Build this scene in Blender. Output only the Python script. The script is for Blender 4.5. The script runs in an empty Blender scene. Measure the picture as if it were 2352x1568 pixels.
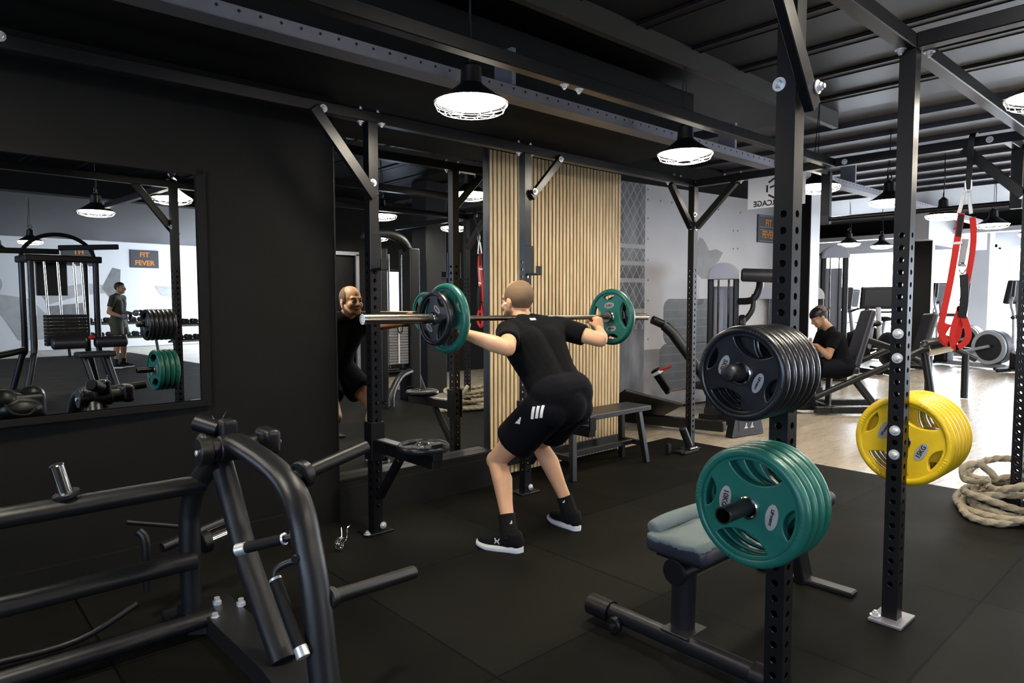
import bpy, bmesh, math, random
import numpy as np
from mathutils import Vector, Matrix, Quaternion
from mathutils.bvhtree import BVHTree
random.seed(7)
PI = math.pi
S = bpy.context.scene
COL = S.collection
# ---------------------------------------------------------------- camera, world, light, exposure
YAW, PITCH, ROLL, FPX, CAMZ = math.radians(47.866), math.radians(3.52), math.radians(-0.084), 1546.2, 1.35
def cam_axes():
    cy, sy, cp, sp = math.cos(YAW), math.sin(YAW), math.cos(PITCH), math.sin(PITCH)
    f = Vector((cy*cp, sy*cp, -sp)); r = Vector((sy, -cy, 0)); u = r.cross(f)
    c, s = math.cos(ROLL), math.sin(ROLL)
    return r*c + u*s, u*c - r*s, f
CR, CU, CF = cam_axes()
cam_d = bpy.data.cameras.new('camera'); cam = bpy.data.objects.new('camera', cam_d); COL.objects.link(cam)
cam_d.sensor_width = 36; cam_d.lens = 36*FPX/2352; cam_d.clip_start = .05; cam_d.clip_end = 200
M3 = Matrix((CR, CU, -CF)).transposed()
cam.matrix_world = Matrix.Translation((0, 0, CAMZ)) @ M3.to_4x4()
S.camera = cam
S.view_settings.view_transform = 'Standard'; S.view_settings.look = 'None'
S.view_settings.gamma = 1; S.view_settings.use_curve_mapping = False
S.view_settings.exposure = 0.9
S.cycles.use_denoising = True
S.cycles.max_bounces = 8; S.cycles.glossy_bounces = 6; S.cycles.diffuse_bounces = 4
S.cycles.sample_clamp_indirect = 6.0; S.cycles.caustics_reflective = False; S.cycles.caustics_refractive = False
W = bpy.data.worlds.new('world'); S.world = W; W.use_nodes = True
W.node_tree.nodes['Background'].inputs[0].default_value = (.75, .85, 1, 1)
W.node_tree.nodes['Background'].inputs[1].default_value = 0.05
LAMP_E = 52.0       # glow of the pendant diffusers
DAY_E = 11.0         # daylight panes
def at(u, v, d):    # photo ray at depth d -> world point
    return Vector((0, 0, CAMZ)) + (CR*((u-1176)/FPX) - CU*((v-784)/FPX) + CF)*d
# ---------------------------------------------------------------- materials
MATS = {}
def mat(name, col, rough=.5, metal=0., emit=0., ecol=None, noise=0., nscale=30., bump=0., bscale=200., spec=.5, sss=0., coat=0.):
    if name in MATS: return MATS[name]
    m = bpy.data.materials.new(name); m.use_nodes = True; nt = m.node_tree; b = nt.nodes['Principled BSDF']
    b.inputs['Base Color'].default_value = (*col, 1); b.inputs['Roughness'].default_value = rough
    b.inputs['Metallic'].default_value = metal; b.inputs['Specular IOR Level'].default_value = spec
    if sss: b.inputs['Subsurface Weight'].default_value = sss; b.inputs['Subsurface Radius'].default_value = (.02, .008, .004)
    if coat: b.inputs['Coat Weight'].default_value = coat; b.inputs['Coat Roughness'].default_value = .15
    if emit:
        b.inputs['Emission Color'].default_value = (*(ecol or col), 1); b.inputs['Emission Strength'].default_value = emit
    tc = None
    if noise or bump:
        tc = nt.nodes.new('ShaderNodeTexCoord')
    if noise:
        n = nt.nodes.new('ShaderNodeTexNoise'); n.inputs['Scale'].default_value = nscale; n.inputs['Detail'].default_value = 4
        nt.links.new(tc.outputs['Object'], n.inputs['Vector'])
        mx = nt.nodes.new('ShaderNodeMix'); mx.data_type = 'RGBA'
        mx.inputs['A'].default_value = (*[c*(1-noise) for c in col], 1); mx.inputs['B'].default_value = (*[min(1, c*(1+noise)) for c in col], 1)
        nt.links.new(n.outputs['Fac'], mx.inputs['Factor']); nt.links.new(mx.outputs['Result'], b.inputs['Base Color'])
        mr = nt.nodes.new('ShaderNodeMapRange'); mr.inputs['To Min'].default_value = max(0, rough-.5*noise*(noise > .1)); mr.inputs['To Max'].default_value = min(1, rough+.5*noise*(noise > .1))
        nt.links.new(n.outputs['Fac'], mr.inputs['Value']); nt.links.new(mr.outputs['Result'], b.inputs['Roughness'])
    if bump:
        n2 = nt.nodes.new('ShaderNodeTexNoise'); n2.inputs['Scale'].default_value = bscale; n2.inputs['Detail'].default_value = 3
        nt.links.new(tc.outputs['Object'], n2.inputs['Vector'])
        bp = nt.nodes.new('ShaderNodeBump'); bp.inputs['Strength'].default_value = bump; bp.inputs['Distance'].default_value = .004
        nt.links.new(n2.outputs['Fac'], bp.inputs['Height']); nt.links.new(bp.outputs['Normal'], b.inputs['Normal'])
    MATS[name] = m; return m
def nodes(m): return m.node_tree, m.node_tree.nodes, m.node_tree.links, m.node_tree.nodes['Principled BSDF']

M_wall = mat('black_wall_paint', (.0135, .013, .012), .75, noise=.1, nscale=3, spec=.06, bump=.15, bscale=120)
M_steel = mat('black_powder_coat', (.006, .0062, .0078), .34, noise=.1, nscale=9, spec=.4)
M_mach = mat('charcoal_machine_paint', (.0105, .0104, .012), .38, spec=.45, noise=.1, nscale=60, bump=.12, bscale=500)
M_dark = mat('black_plastic', (.006, .006, .007), .42, spec=.35)
M_rubber = mat('black_rubber_grip', (.006, .006, .006), .65, spec=.25, bump=.2, bscale=700)
M_chrome = mat('chrome', (.8, .78, .74), .14, 1.)
M_zinc = mat('zinc_bolt', (.8, .8, .82), .42, .7)
M_green = mat('green_urethane', (.012, .125, .095), .36, noise=.18, nscale=14, bump=.06, bscale=90)
M_black = mat('black_urethane', (.012, .0125, .016), .32, noise=.25, nscale=14, bump=.06, bscale=90)
M_yellow = mat('yellow_urethane', (.74, .5, .015), .34, noise=.22, nscale=16, bump=.06, bscale=90)
M_badge = mat('grey_badge', (.35, .34, .33), .45, noise=.12, nscale=80)
M_ink = mat('black_ink', (.01, .01, .012), .6)
M_inkw = mat('white_print', (.85, .85, .85), .6)
M_skin = mat('skin', (.70, .385, .22), .5, noise=.08, nscale=18, sss=.08, bump=.06, bscale=300)
M_skin2 = mat('tanned_skin', (.42, .23, .14), .5, noise=.1, nscale=18)
M_hair = mat('cropped_blond_hair', (.22, .135, .07), .7, noise=.3, nscale=160, bump=.6, bscale=900)
M_hair2 = mat('dark_hair', (.015, .011, .009), .6, noise=.3, nscale=160)
M_shirt = mat('black_jersey', (.0045, .0045, .0055), .9, spec=.12, bump=.3, bscale=60)
M_short = mat('black_shorts_cloth', (.0035, .0035, .006), .85, spec=.12, bump=.25, bscale=50)
M_shoe = mat('black_knit', (.006, .006, .007), .85, spec=.2, bump=.3, bscale=400)
M_sole = mat('white_foam_sole', (.8, .8, .82), .55)
M_pad = mat('charcoal_vinyl', (.026, .026, .036), .45, bump=.1, bscale=250)
M_red = mat('red_webbing', (.55, .018, .012), .75, bump=.3, bscale=350)
M_rope = mat('hemp_rope', (.30, .26, .19), .9, noise=.2, nscale=60, bump=.3, bscale=300)
M_white = mat('white_paint', (.72, .73, .76), .5)
M_cream = mat('cream_plastic', (.62, .58, .5), .4)
M_bulk = mat('dead_black_paint', (.008, .008, .008), .75, spec=.2)
M_bar = mat('worn_bar_steel', (.16, .14, .115), .36, 1., noise=.2, nscale=60)
M_grey = mat('silver_plastic', (.32, .33, .36), .4)
M_towel = mat('grey_green_terry', (.15, .19, .195), .95, noise=.12, nscale=90, bump=.8, bscale=500)
M_mirror = mat('mirror_silver', (.86, .88, .87), .0, 1.)
M_galv = mat('galvanised_steel', (.3, .3, .34), .5, .6, noise=.15, nscale=20)
M_day = mat('daylight_pane', (1, 1, 1), .3, emit=DAY_E, ecol=(.8, .89, 1))
M_day2 = mat('north_daylight_pane', (1, 1, 1), .3, emit=4.5, ecol=(.62, .76, 1))
M_glow = mat('lamp_glow', (1, 1, 1), .5, emit=LAMP_E, ecol=(1, .9, .74))
M_deck = mat('dark_steel_deck', (.005, .005, .006), .42, noise=.1, nscale=4, spec=.25)
M_deck2 = mat('grey_ceiling_paint', (.055, .055, .068), .55, noise=.1, nscale=3)
M_iron = mat('dark_enamel', (.008, .008, .009), .4)
M_orange = mat('orange_letter', (.75, .25, .02), .6)
M_signbg = mat('dark_sign_board', (.05, .05, .06), .6)
M_acryl = mat('pale_shroud', (.5, .53, .66), .35)
M_olive = mat('olive_jersey', (.03, .034, .02), .85)
M_olive2 = mat('olive_shorts_cloth', (.05, .052, .034), .8)
M_camo = mat('camouflage_cloth', (.11, .09, .06), .85, noise=.8, nscale=35)
M_blue = mat('blue_badge', (.1, .3, .6), .5)

# floor of rubber tiles: 1 m squares, joints, speckle, wear
def rubber_floor():
    m = mat('rubber_tile', (.03, .029, .027), .7, spec=.07)
    nt, N, L, b = nodes(m)
    tc = N.new('ShaderNodeNewGeometry'); sep = N.new('ShaderNodeSeparateXYZ'); L.new(tc.outputs['Position'], sep.inputs[0])
    def math_(op, a, c=None):
        n = N.new('ShaderNodeMath'); n.operation = op
        for i, x in enumerate((a, c)):
            if x is None: continue
            if isinstance(x, (int, float)): n.inputs[i].default_value = x
            else: L.new(x, n.inputs[i])
        return n.outputs[0]
    def joint(o, off):
        fr = math_('FRACT', math_('ADD', o, off)); d = math_('ABSOLUTE', math_('SUBTRACT', fr, .5))
        return math_('LESS_THAN', math_('SUBTRACT', .5, d), .005)
    jx, jy = joint(sep.outputs[0], 10.475), joint(sep.outputs[1], 20.23)
    j = math_('MAXIMUM', jx, jy)
    n1 = N.new('ShaderNodeTexNoise'); n1.inputs['Scale'].default_value = 2.2; n1.inputs['Detail'].default_value = 5; L.new(tc.outputs['Position'], n1.inputs['Vector'])
    n2 = N.new('ShaderNodeTexNoise'); n2.inputs['Scale'].default_value = 260; L.new(tc.outputs['Position'], n2.inputs['Vector'])
    cb = N.new('ShaderNodeCombineXYZ'); L.new(math_('FLOOR', math_('ADD', sep.outputs[0], 10.475)), cb.inputs[0]); L.new(math_('FLOOR', math_('ADD', sep.outputs[1], 20.23)), cb.inputs[1])
    wn = N.new('ShaderNodeTexWhiteNoise'); wn.noise_dimensions = '3D'; L.new(cb.outputs[0], wn.inputs['Vector'])
    f = math_('ADD', math_('MULTIPLY', wn.outputs['Value'], .5), math_('MULTIPLY', n1.outputs['Fac'], .75))
    f = math_('ADD', f, math_('MULTIPLY', math_('SUBTRACT', n2.outputs['Fac'], .5), .7))
    mx = N.new('ShaderNodeMix'); mx.data_type = 'RGBA'; mx.inputs['A'].default_value = (.0026, .0025, .0019, 1); mx.inputs['B'].default_value = (.0125, .0118, .0092, 1)
    L.new(f, mx.inputs['Factor'])
    m2 = N.new('ShaderNodeMix'); m2.data_type = 'RGBA'; L.new(j, m2.inputs['Factor']); L.new(mx.outputs['Result'], m2.inputs['A']); m2.inputs['B'].default_value = (.0015, .0015, .0015, 1)
    L.new(m2.outputs['Result'], b.inputs['Base Color'])
    rr = N.new('ShaderNodeMapRange'); rr.inputs['To Min'].default_value = .55; rr.inputs['To Max'].default_value = .8; L.new(n1.outputs['Fac'], rr.inputs['Value']); L.new(rr.outputs['Result'], b.inputs['Roughness'])
    bp = N.new('ShaderNodeBump'); bp.inputs['Strength'].default_value = .25; bp.inputs['Distance'].default_value = .002
    L.new(math_('SUBTRACT', n2.outputs['Fac'], math_('MULTIPLY', j, 2.)), bp.inputs['Height']); L.new(bp.outputs['Normal'], b.inputs['Normal'])
    return m
def wood_floor():
    m = mat('pale_plank_floor', (.4, .34, .26), .3); nt, N, L, b = nodes(m)
    tc = N.new('ShaderNodeNewGeometry'); mp = N.new('ShaderNodeMapping'); L.new(tc.outputs['Position'], mp.inputs['Vector'])
    br = N.new('ShaderNodeTexBrick'); L.new(mp.outputs[0], br.inputs['Vector'])
    br.inputs['Scale'].default_value = 1.; br.inputs['Brick Width'].default_value = 1.25; br.inputs['Row Height'].default_value = .19; br.inputs['Mortar Size'].default_value = .003
    br.inputs['Color1'].default_value = (.40, .34, .26, 1); br.inputs['Color2'].default_value = (.5, .44, .35, 1); br.inputs['Mortar'].default_value = (.2, .16, .12, 1)
    mp2 = N.new('ShaderNodeMapping'); mp2.inputs['Scale'].default_value = (1.5, 18, 1); L.new(tc.outputs['Position'], mp2.inputs['Vector'])
    n = N.new('ShaderNodeTexNoise'); n.inputs['Scale'].default_value = 2.5; n.inputs['Detail'].default_value = 6; L.new(mp2.outputs[0], n.inputs['Vector'])
    mx = N.new('ShaderNodeMix'); mx.data_type = 'RGBA'; mx.blend_type = 'MULTIPLY'; mx.inputs['Factor'].default_value = .5
    L.new(br.outputs['Color'], mx.inputs['A']); L.new(n.outputs['Color'], mx.inputs['B'])
    cr = N.new('ShaderNodeValToRGB'); cr.color_ramp.elements[0].color = (.8, .78, .76, 1); cr.color_ramp.elements[1].color = (1, 1, 1, 1); L.new(n.outputs['Fac'], cr.inputs[0]); L.new(cr.outputs[0], mx.inputs['B'])
    L.new(mx.outputs['Result'], b.inputs['Base Color'])
    rr = N.new('ShaderNodeMapRange'); rr.inputs['To Min'].default_value = .18; rr.inputs['To Max'].default_value = .4; L.new(n.outputs['Fac'], rr.inputs['Value']); L.new(rr.outputs['Result'], b.inputs['Roughness'])
    return m
def slat_wood():
    m = mat('oak_slat', (.62, .47, .28), .5); nt, N, L, b = nodes(m)
    tc = N.new('ShaderNodeNewGeometry'); mp = N.new('ShaderNodeMapping'); mp.inputs['Scale'].default_value = (25, 1, 1.2); L.new(tc.outputs['Position'], mp.inputs['Vector'])
    n = N.new('ShaderNodeTexNoise'); n.inputs['Scale'].default_value = 3; n.inputs['Detail'].default_value = 5; L.new(mp.outputs[0], n.inputs['Vector'])
    cr = N.new('ShaderNodeValToRGB'); cr.color_ramp.elements[0].position = .3; cr.color_ramp.elements[1].position = .7
    cr.color_ramp.elements[0].color = (.52, .36, .18, 1); cr.color_ramp.elements[1].color = (.8, .6, .34, 1)
    L.new(n.outputs['Fac'], cr.inputs[0]); L.new(cr.outputs[0], b.inputs['Base Color'])
    return m
# ---------------------------------------------------------------- mesh helpers
def frame(d, up=(0, 0, 1)):
    z = Vector(d).normalized(); u = Vector(up)
    if abs(z.dot(u)) > .98: u = Vector((1, 0, 0))
    x = u.cross(z).normalized(); y = z.cross(x); return x, y, z
class MB:
    def __init__(s): s.v = []; s.f = []; s.wn = False
    def add(s, vs, fs):
        o = len(s.v); s.v += [Vector(p) for p in vs]; s.f += [tuple(i+o for i in f) for f in fs]; return s
    def box(s, c, d, R=None, bev=0.):
        c = Vector(c); x, y, z = [k/2 for k in d]
        if bev > 0:
            bv = min(bev, .49*min(d)); bm = bmesh.new(); bmesh.ops.create_cube(bm, size=1)
            for q in bm.verts: q.co = Vector((q.co.x*d[0], q.co.y*d[1], q.co.z*d[2]))
            bmesh.ops.bevel(bm, geom=bm.edges[:], offset=bv, segments=1 if bv < .012 else 4, profile=.5, affect='EDGES'); s.wn = s.wn or bv >= .012
            vs = [q.co.copy() for q in bm.verts]; fs = [tuple(q.index for q in f.verts) for f in bm.faces]; bm.free()
        else:
            vs = [Vector((a*x, b*y, e*z)) for e in (-1, 1) for b in (-1, 1) for a in (-1, 1)]
            fs = [(0, 2, 3, 1), (4, 5, 7, 6), (0, 1, 5, 4), (2, 6, 7, 3), (0, 4, 6, 2), (1, 3, 7, 5)]
        if R: vs = [R @ p for p in vs]
        return s.add([c+p for p in vs], fs)
    def bar(s, a, b, w, h, up=(0, 0, 1), bev=0.):          # rectangular bar from a to b: w across, h along up
        a, b = Vector(a), Vector(b); x, y, z = frame(b-a, up); R = Matrix((x, y, z)).transposed()
        return s.box((a+b)/2, (w, h, (b-a).length), R, bev)
    def ring(s, c, x, y, r, n, ry=None): return [c + x*(r*math.cos(2*PI*i/n)) + y*((ry or r)*math.sin(2*PI*i/n)) for i in range(n)]
    def rev(s, o, axis, prof, n=24, up=(0, 0, 1), close=True):     # lathe: prof list of (r, t along axis)
        o = Vector(o); x, y, z = frame(axis, up); vs = []; fs = []
        for r, t in prof: vs += s.ring(o + z*t, x, y, max(r, 1e-5), n)
        for k in range(len(prof)-1):
            for i in range(n):
                j = (i+1) % n; fs.append((k*n+i, k*n+j, k*n+n+j, k*n+n+i))
        if close:
            fs.append(tuple(range(n))[::-1]); k = (len(prof)-1)*n; fs.append(tuple(range(k, k+n)))
        return s.add(vs, fs)
    def torus_prof(s, o, axis, prof, n=32):            # closed profile revolved (ring solid)
        o = Vector(o); x, y, z = frame(axis); vs = []; fs = []; m = len(prof)
        for r, t in prof: vs += s.ring(o + z*t, x, y, r, n)
        for k in range(m):
            for i in range(n):
                j = (i+1) % n; k2 = (k+1) % m; fs.append((k*n+i, k*n+j, k2*n+j, k2*n+i))
        return s.add(vs, fs)
    def cyl(s, a, b, r, r2=None, n=20, bev=0.):
        a, b = Vector(a), Vector(b); L = (b-a).length; r2 = r if r2 is None else r2
        if bev: pr = [(r-bev, 0), (r, bev), (r2, L-bev), (r2-bev, L)]
        else: pr = [(r, 0), (r2, L)]
        return s.rev(a, b-a, pr, n)
    def tube(s, pts, r, n=12, flat=1., up=None, closed=False, caps=True):     # swept tube; r number or list; flat = y-radius factor
        P = [Vector(p) for p in pts]; m = len(P); R = r if isinstance(r, (list, tuple)) else [r]*m; vs = []; fs = []; px = None
        for i in range(m):
            if closed: t = P[(i+1) % m]-P[i-1]
            else: t = P[min(i+1, m-1)]-P[max(i-1, 0)]
            t.normalize()
            if px is None:
                x, y, _ = frame(t, up or (0, 0, 1))
            else:
                x = (px - t*px.dot(t)).normalized(); y = t.cross(x)
            px = x; vs += s.ring(P[i], x, y, R[i], n, R[i]*flat)
        for k in range(m if closed else m-1):
            k2 = (k+1) % m
            for i in range(n):
                j = (i+1) % n; fs.append((k*n+i, k*n+j, k2*n+j, k2*n+i))
        if caps and not closed:
            fs.append(tuple(range(n))[::-1]); fs.append(tuple(range((m-1)*n, m*n)))
        return s.add(vs, fs)
    def ell(s, c, rad, R=None, n=18, m=12):
        c = Vector(c); vs = []; fs = []
        for k in range(m+1):
            a = PI*k/m
            for i in range(n):
                p = Vector((rad[0]*max(math.sin(a), 1e-4)*math.cos(2*PI*i/n), rad[1]*max(math.sin(a), 1e-4)*math.sin(2*PI*i/n), -rad[2]*math.cos(a)))
                vs.append(c + (R @ p if R else p))
        for k in range(m):
            for i in range(n):
                j = (i+1) % n; fs.append((k*n+i, k*n+j, k*n+n+j, k*n+n+i))
        return s.add(vs, fs)
    def cap(s, a, b, ra, rb, n=18):                  # tapered capsule
        a, b = Vector(a), Vector(b); L = (b-a).length
        pr = [(ra*math.sin(PI/2*k/5), -ra*math.cos(PI/2*k/5)) for k in range(5)] + [(ra, 0)] + [(ra+(rb-ra)*k/4, L*k/4) for k in (1, 2, 3)] + [(rb, L)] + [(rb*math.cos(PI/2*k/5), L+rb*math.sin(PI/2*k/5)) for k in range(1, 6)]
        return s.rev(a, b-a, pr, n)
    def prism(s, poly, o, x, y, z, t):               # polygon in (x,y) plane extruded along z by t
        o, x, y, z = Vector(o), Vector(x), Vector(y), Vector(z); n = len(poly)
        vs = [o + x*a + y*b for a, b in poly]; vs += [p + z*t for p in vs]
        fs = [tuple(range(n))[::-1], tuple(range(n, 2*n))] + [(i, (i+1) % n, n+(i+1) % n, n+i) for i in range(n)]
        return s.add(vs, fs)
    def quad(s, a, b, c, d): return s.add([a, b, c, d], [(0, 1, 2, 3)])
    def xf(s, M): s.v = [M @ p for p in s.v]; return s
    def mesh(s, name, m=None, sm=True, loc=None, ang=35):
        me = bpy.data.meshes.new(name); L = Vector(loc) if loc else Vector()
        me.from_pydata([tuple(p-L) for p in s.v], [], s.f)
        bm = bmesh.new(); bm.from_mesh(me); bmesh.ops.remove_doubles(bm, verts=bm.verts[:], dist=1e-6); bmesh.ops.recalc_face_normals(bm, faces=bm.faces[:]); bm.to_mesh(me); bm.free()
        if m: me.materials.append(m)
        if sm:
            me.polygons.foreach_set('use_smooth', [True]*len(me.polygons))
            try: me.set_sharp_from_angle(angle=math.radians(ang))
            except Exception: pass
        return me
def wloc(o):
    p = Vector()
    while o: p += o.location; o = o.parent
    return p
def part(name, mb, m, parent, label=None, sm=True, world=True, ang=35):     # one mesh child; verts given in world space (unrotated parents) or local
    me = mb.mesh(name, m, sm, wloc(parent) if world else None, ang)
    o = bpy.data.objects.new(name, me); COL.objects.link(o); o.parent = parent
    if mb.wn and sm: k = o.modifiers.new('weighted', 'WEIGHTED_NORMAL'); k.keep_sharp = True
    if label: o['label'] = label
    return o
def thing(name, label, cat, loc=(0, 0, 0), group=None):
    o = bpy.data.objects.new(name, None); o.empty_display_size = .1; COL.objects.link(o); o.location = loc
    o['label'] = label; o['category'] = cat
    if group: o['group'] = group
    return o
def solo(name, mb, m, label, cat, loc=(0, 0, 0), group=None, sm=True, ang=35):
    o = bpy.data.objects.new(name, mb.mesh(name, m, sm, loc, ang)); COL.objects.link(o); o.location = loc
    o['label'] = label; o['category'] = cat
    if group: o['group'] = group
    return o
def struct(name, mb, m, parent=None, sm=False):
    o = bpy.data.objects.new(name, mb.mesh(name, m, sm)); COL.objects.link(o)
    if parent: o.parent = parent
    else: o['kind'] = 'structure'
    return o
def dup(root, loc=None, rot=None, label=None):
    def cp(o, par):
        c = o.copy(); COL.objects.link(c); c.parent = par
        for ch in kids.get(o, []): cp(ch, c)
        return c
    kids = {}
    for o in COL.objects:
        if o.parent: kids.setdefault(o.parent, []).append(o)
    c = cp(root, None)
    if loc is not None: c.location = loc
    if rot is not None: c.rotation_euler = rot
    if label: c['label'] = label
    return c
def eval_mesh(o, name):
    dg = bpy.context.evaluated_depsgraph_get(); me = bpy.data.meshes.new_from_object(o.evaluated_get(dg)); me.name = name
    d = o.data; bpy.data.objects.remove(o)
    if isinstance(d, bpy.types.Mesh): bpy.data.meshes.remove(d)
    else: bpy.data.curves.remove(d)
    return me
def text(name, body, size, M, m, parent, depth=.001, bold=0., sx=1., world=True):   # flat lettering in the XY plane of M, centred
    cu = bpy.data.curves.new(name, 'FONT'); cu.body = body; cu.size = size; cu.align_x = 'CENTER'; cu.align_y = 'CENTER'; cu.extrude = depth/2; cu.offset = bold; cu.resolution_u = 3
    t = bpy.data.objects.new(name, cu); COL.objects.link(t); me = eval_mesh(t, name)
    L = wloc(parent) if (parent and world) else Vector()
    me.transform(Matrix.Translation(-L) @ M @ Matrix.Diagonal((sx, 1, 1, 1))); me.materials.clear(); me.materials.append(m)
    o = bpy.data.objects.new(name, me); COL.objects.link(o); o.parent = parent; return o
def basis(o, x, y): x = Vector(x).normalized(); y = Vector(y).normalized(); z = x.cross(y); M = Matrix((x, y, z)).transposed().to_4x4(); M.translation = Vector(o); return M
def flat_shape(name, loops, extrude, bevel=0., res=2):     # 2D curve with holes -> mesh in XY plane
    cu = bpy.data.curves.new(name, 'CURVE'); cu.dimensions = '2D'; cu.fill_mode = 'BOTH'; cu.extrude = extrude; cu.bevel_depth = bevel; cu.bevel_resolution = res
    for L in loops:
        sp = cu.splines.new('POLY'); sp.points.add(len(L)-1); sp.use_cyclic_u = True
        for i, (a, b) in enumerate(L): sp.points[i].co = (a, b, 0, 1)
    t = bpy.data.objects.new(name, cu); COL.objects.link(t); me = eval_mesh(t, name)
    return me
def blob(mb, name, m, voxel=.01, smooth=6, fac=.5, loc=None):      # voxel-fused skin over overlapping volumes
    me = mb.mesh(name, m, True, loc); o = bpy.data.objects.new(name, me); COL.objects.link(o)
    r = o.modifiers.new('r', 'REMESH'); r.mode = 'VOXEL'; r.voxel_size = voxel; r.use_smooth_shade = True
    s = o.modifiers.new('s', 'SMOOTH'); s.factor = fac; s.iterations = smooth
    e = eval_mesh(o, name); e.materials.clear(); e.materials.append(m); e.polygons.foreach_set('use_smooth', [True]*len(e.polygons)); return e
def mpart(name, me, parent, label=None):
    o = bpy.data.objects.new(name, me); COL.objects.link(o); o.parent = parent
    if label: o['label'] = label
    return o
def arc(c, r, a0, a1, n, x=(1, 0, 0), y=(0, 1, 0)):
    c, x, y = Vector(c), Vector(x), Vector(y); return [c + x*(r*math.cos(a0+(a1-a0)*i/n)) + y*(r*math.sin(a0+(a1-a0)*i/n)) for i in range(n+1)]
def smooth_path(pts, n=6):       # Catmull-Rom
    P = [Vector(p) for p in pts]; out = []
    for i in range(len(P)-1):
        a, b, c, d = P[max(i-1, 0)], P[i], P[i+1], P[min(i+2, len(P)-1)]
        for k in range(n):
            t = k/n; out.append(.5*((2*b) + (c-a)*t + (2*a-5*b+4*c-d)*t*t + (-a+3*b-3*c+d)*t**3))
    return out + [P[-1]]
# ---------------------------------------------------------------- room shell
M_floorR, M_floorW, M_slat = rubber_floor(), wood_floor(), slat_wood()
struct('floor', MB().box((8, -2.5, -.11), (25, 26, .2)), M_floorW)
struct('floor', MB().box((.765, -4.085, -.02), (9.53, 15.83, .04)), M_floorR)
wl = MB()      # shallow recess for the tall mirror and the slat panel from x = 1.93 on
for x0, x1, y0, z0, z1 in ((-4, 1.93, 3.72, 0, 3.2), (1.93, 3.19, 3.72, 0, .235), (1.93, 3.19, 3.825, .235, 3.2), (3.19, 4.74, 3.825, 0, 3.2)): wl.box(((x0+x1)/2, (y0+3.9)/2, (z0+z1)/2), (x1-x0, 3.9-y0, z1-z0))
wl.box((4.73, 4.6, 1.6), (.02, 1.4, 3.2))
struct('wall_left', wl, M_wall)
struct('trim_1', MB().box((.37, 3.45, 2.76), (8.74, .74, .44)), M_bulk)      # boxed bulkhead over the mirrors
nw = MB().box((-4.1, -5, .4), (.2, 20, .8)).box((-4.1, -5, 2.9), (.2, 20, .6)).box((-4.1, 3.4, 1.7), (.2, 3.2, 1.8)).box((-4.1, -10.5, 1.7), (.2, 9, 1.8)).box((-4.1, -2.2, 1.7), (.2, .5, 1.8))
struct('wall_near', nw, M_wall)
# wall carrying the printed mural
MA = Vector((4.75, 5.118, 0)); ME = Vector((.9951, -.0990, 0)); MN = Vector((-.0990, -.9951, 0)); MR = Matrix((ME, -MN, Vector((0, 0, 1)))).transposed()
def on_mural(u, v):
    d = (at(u, v, 1)-Vector((0, 0, CAMZ))); t = (MA-Vector((0, 0, CAMZ))).dot(MN)/d.dot(MN); p = Vector((0, 0, CAMZ))+d*t
    return (p-MA).dot(ME), p.z
struct('wall_corner', MB().box(MA+ME*2.65-MN*.1+Vector((0, 0, 1.6)), (5.3, .2, 3.2), MR), M_wall)
struct('wall_back', MB().box((9.98, 6.9, 1.6), (.2, 4.4, 3.2)).box((15, 9.1, 1.6), (10.2, .2, 3.2)), M_wall)
far = MB().box((20.1, 1, .05), (.2, 16, .1)).box((20.1, 1, 2.92), (.2, 16, .58))
for y, w in ((8.85, .5), (6.55, .16), (4.56, .44), (2.2, .3), (-.1, .3), (-2.4, .3), (-4.7, .3), (-6.85, .3)): far.box((20.1, y, 1.4), (.2, w, 2.6))
struct('wall_far', far, M_white)
def window(n, y0, y1, x=20.16, z0=.1, z1=2.63, along='y', m=None):
    w = MB(); c, L = (y0+y1)/2, y1-y0
    def bx(a, z, da, dz, t): w.box((x, a, z) if along == 'y' else (a, x, z), (t, da, dz) if along == 'y' else (da, t, dz))
    bx(c, (z0+z1)/2, L, z1-z0, .02); o = struct('window_%d' % n, w, m or M_day)
    w = MB(); x0 = x; 
    for a in (y0+.025, y1-.025): bx(a, (z0+z1)/2, .05, z1-z0, .07)
    for z in (z0+.025, z1-.025): bx(c, z, L, .05, .07)
    if along == 'y' and z0 < .5: bx(c, .69, L, .05, .06)
    struct('window_frame', w, M_white if along == 'y' else M_iron, o)
for i, (a, b) in enumerate(((6.64, 8.6), (4.79, 6.47), (2.35, 4.34), (.05, 2.05), (-2.25, -.25))): window(i+1, a, b)
window(12, -1.95, 1.8, -4.14, .8, 2.6, 'y', M_day2); window(13, -6.0, -2.45, -4.14, .8, 2.6, 'y', M_day2)
rw = MB().box((15, -7.1, .35), (10.2, .2, .7)).box((15, -7.1, 2.9), (10.2, .2, .6))
for x in (10.1, 12.9, 16.4, 19.8): rw.box((x, -7.1, 1.6), (.4, .2, 2.2))
struct('wall_right', rw, M_white)
for i, (a, b) in enumerate(((10.3, 12.7), (13.1, 16.2), (16.6, 19.6))): window(6+i, a, b, -7.14, .7, 2.6, 'x')
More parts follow.
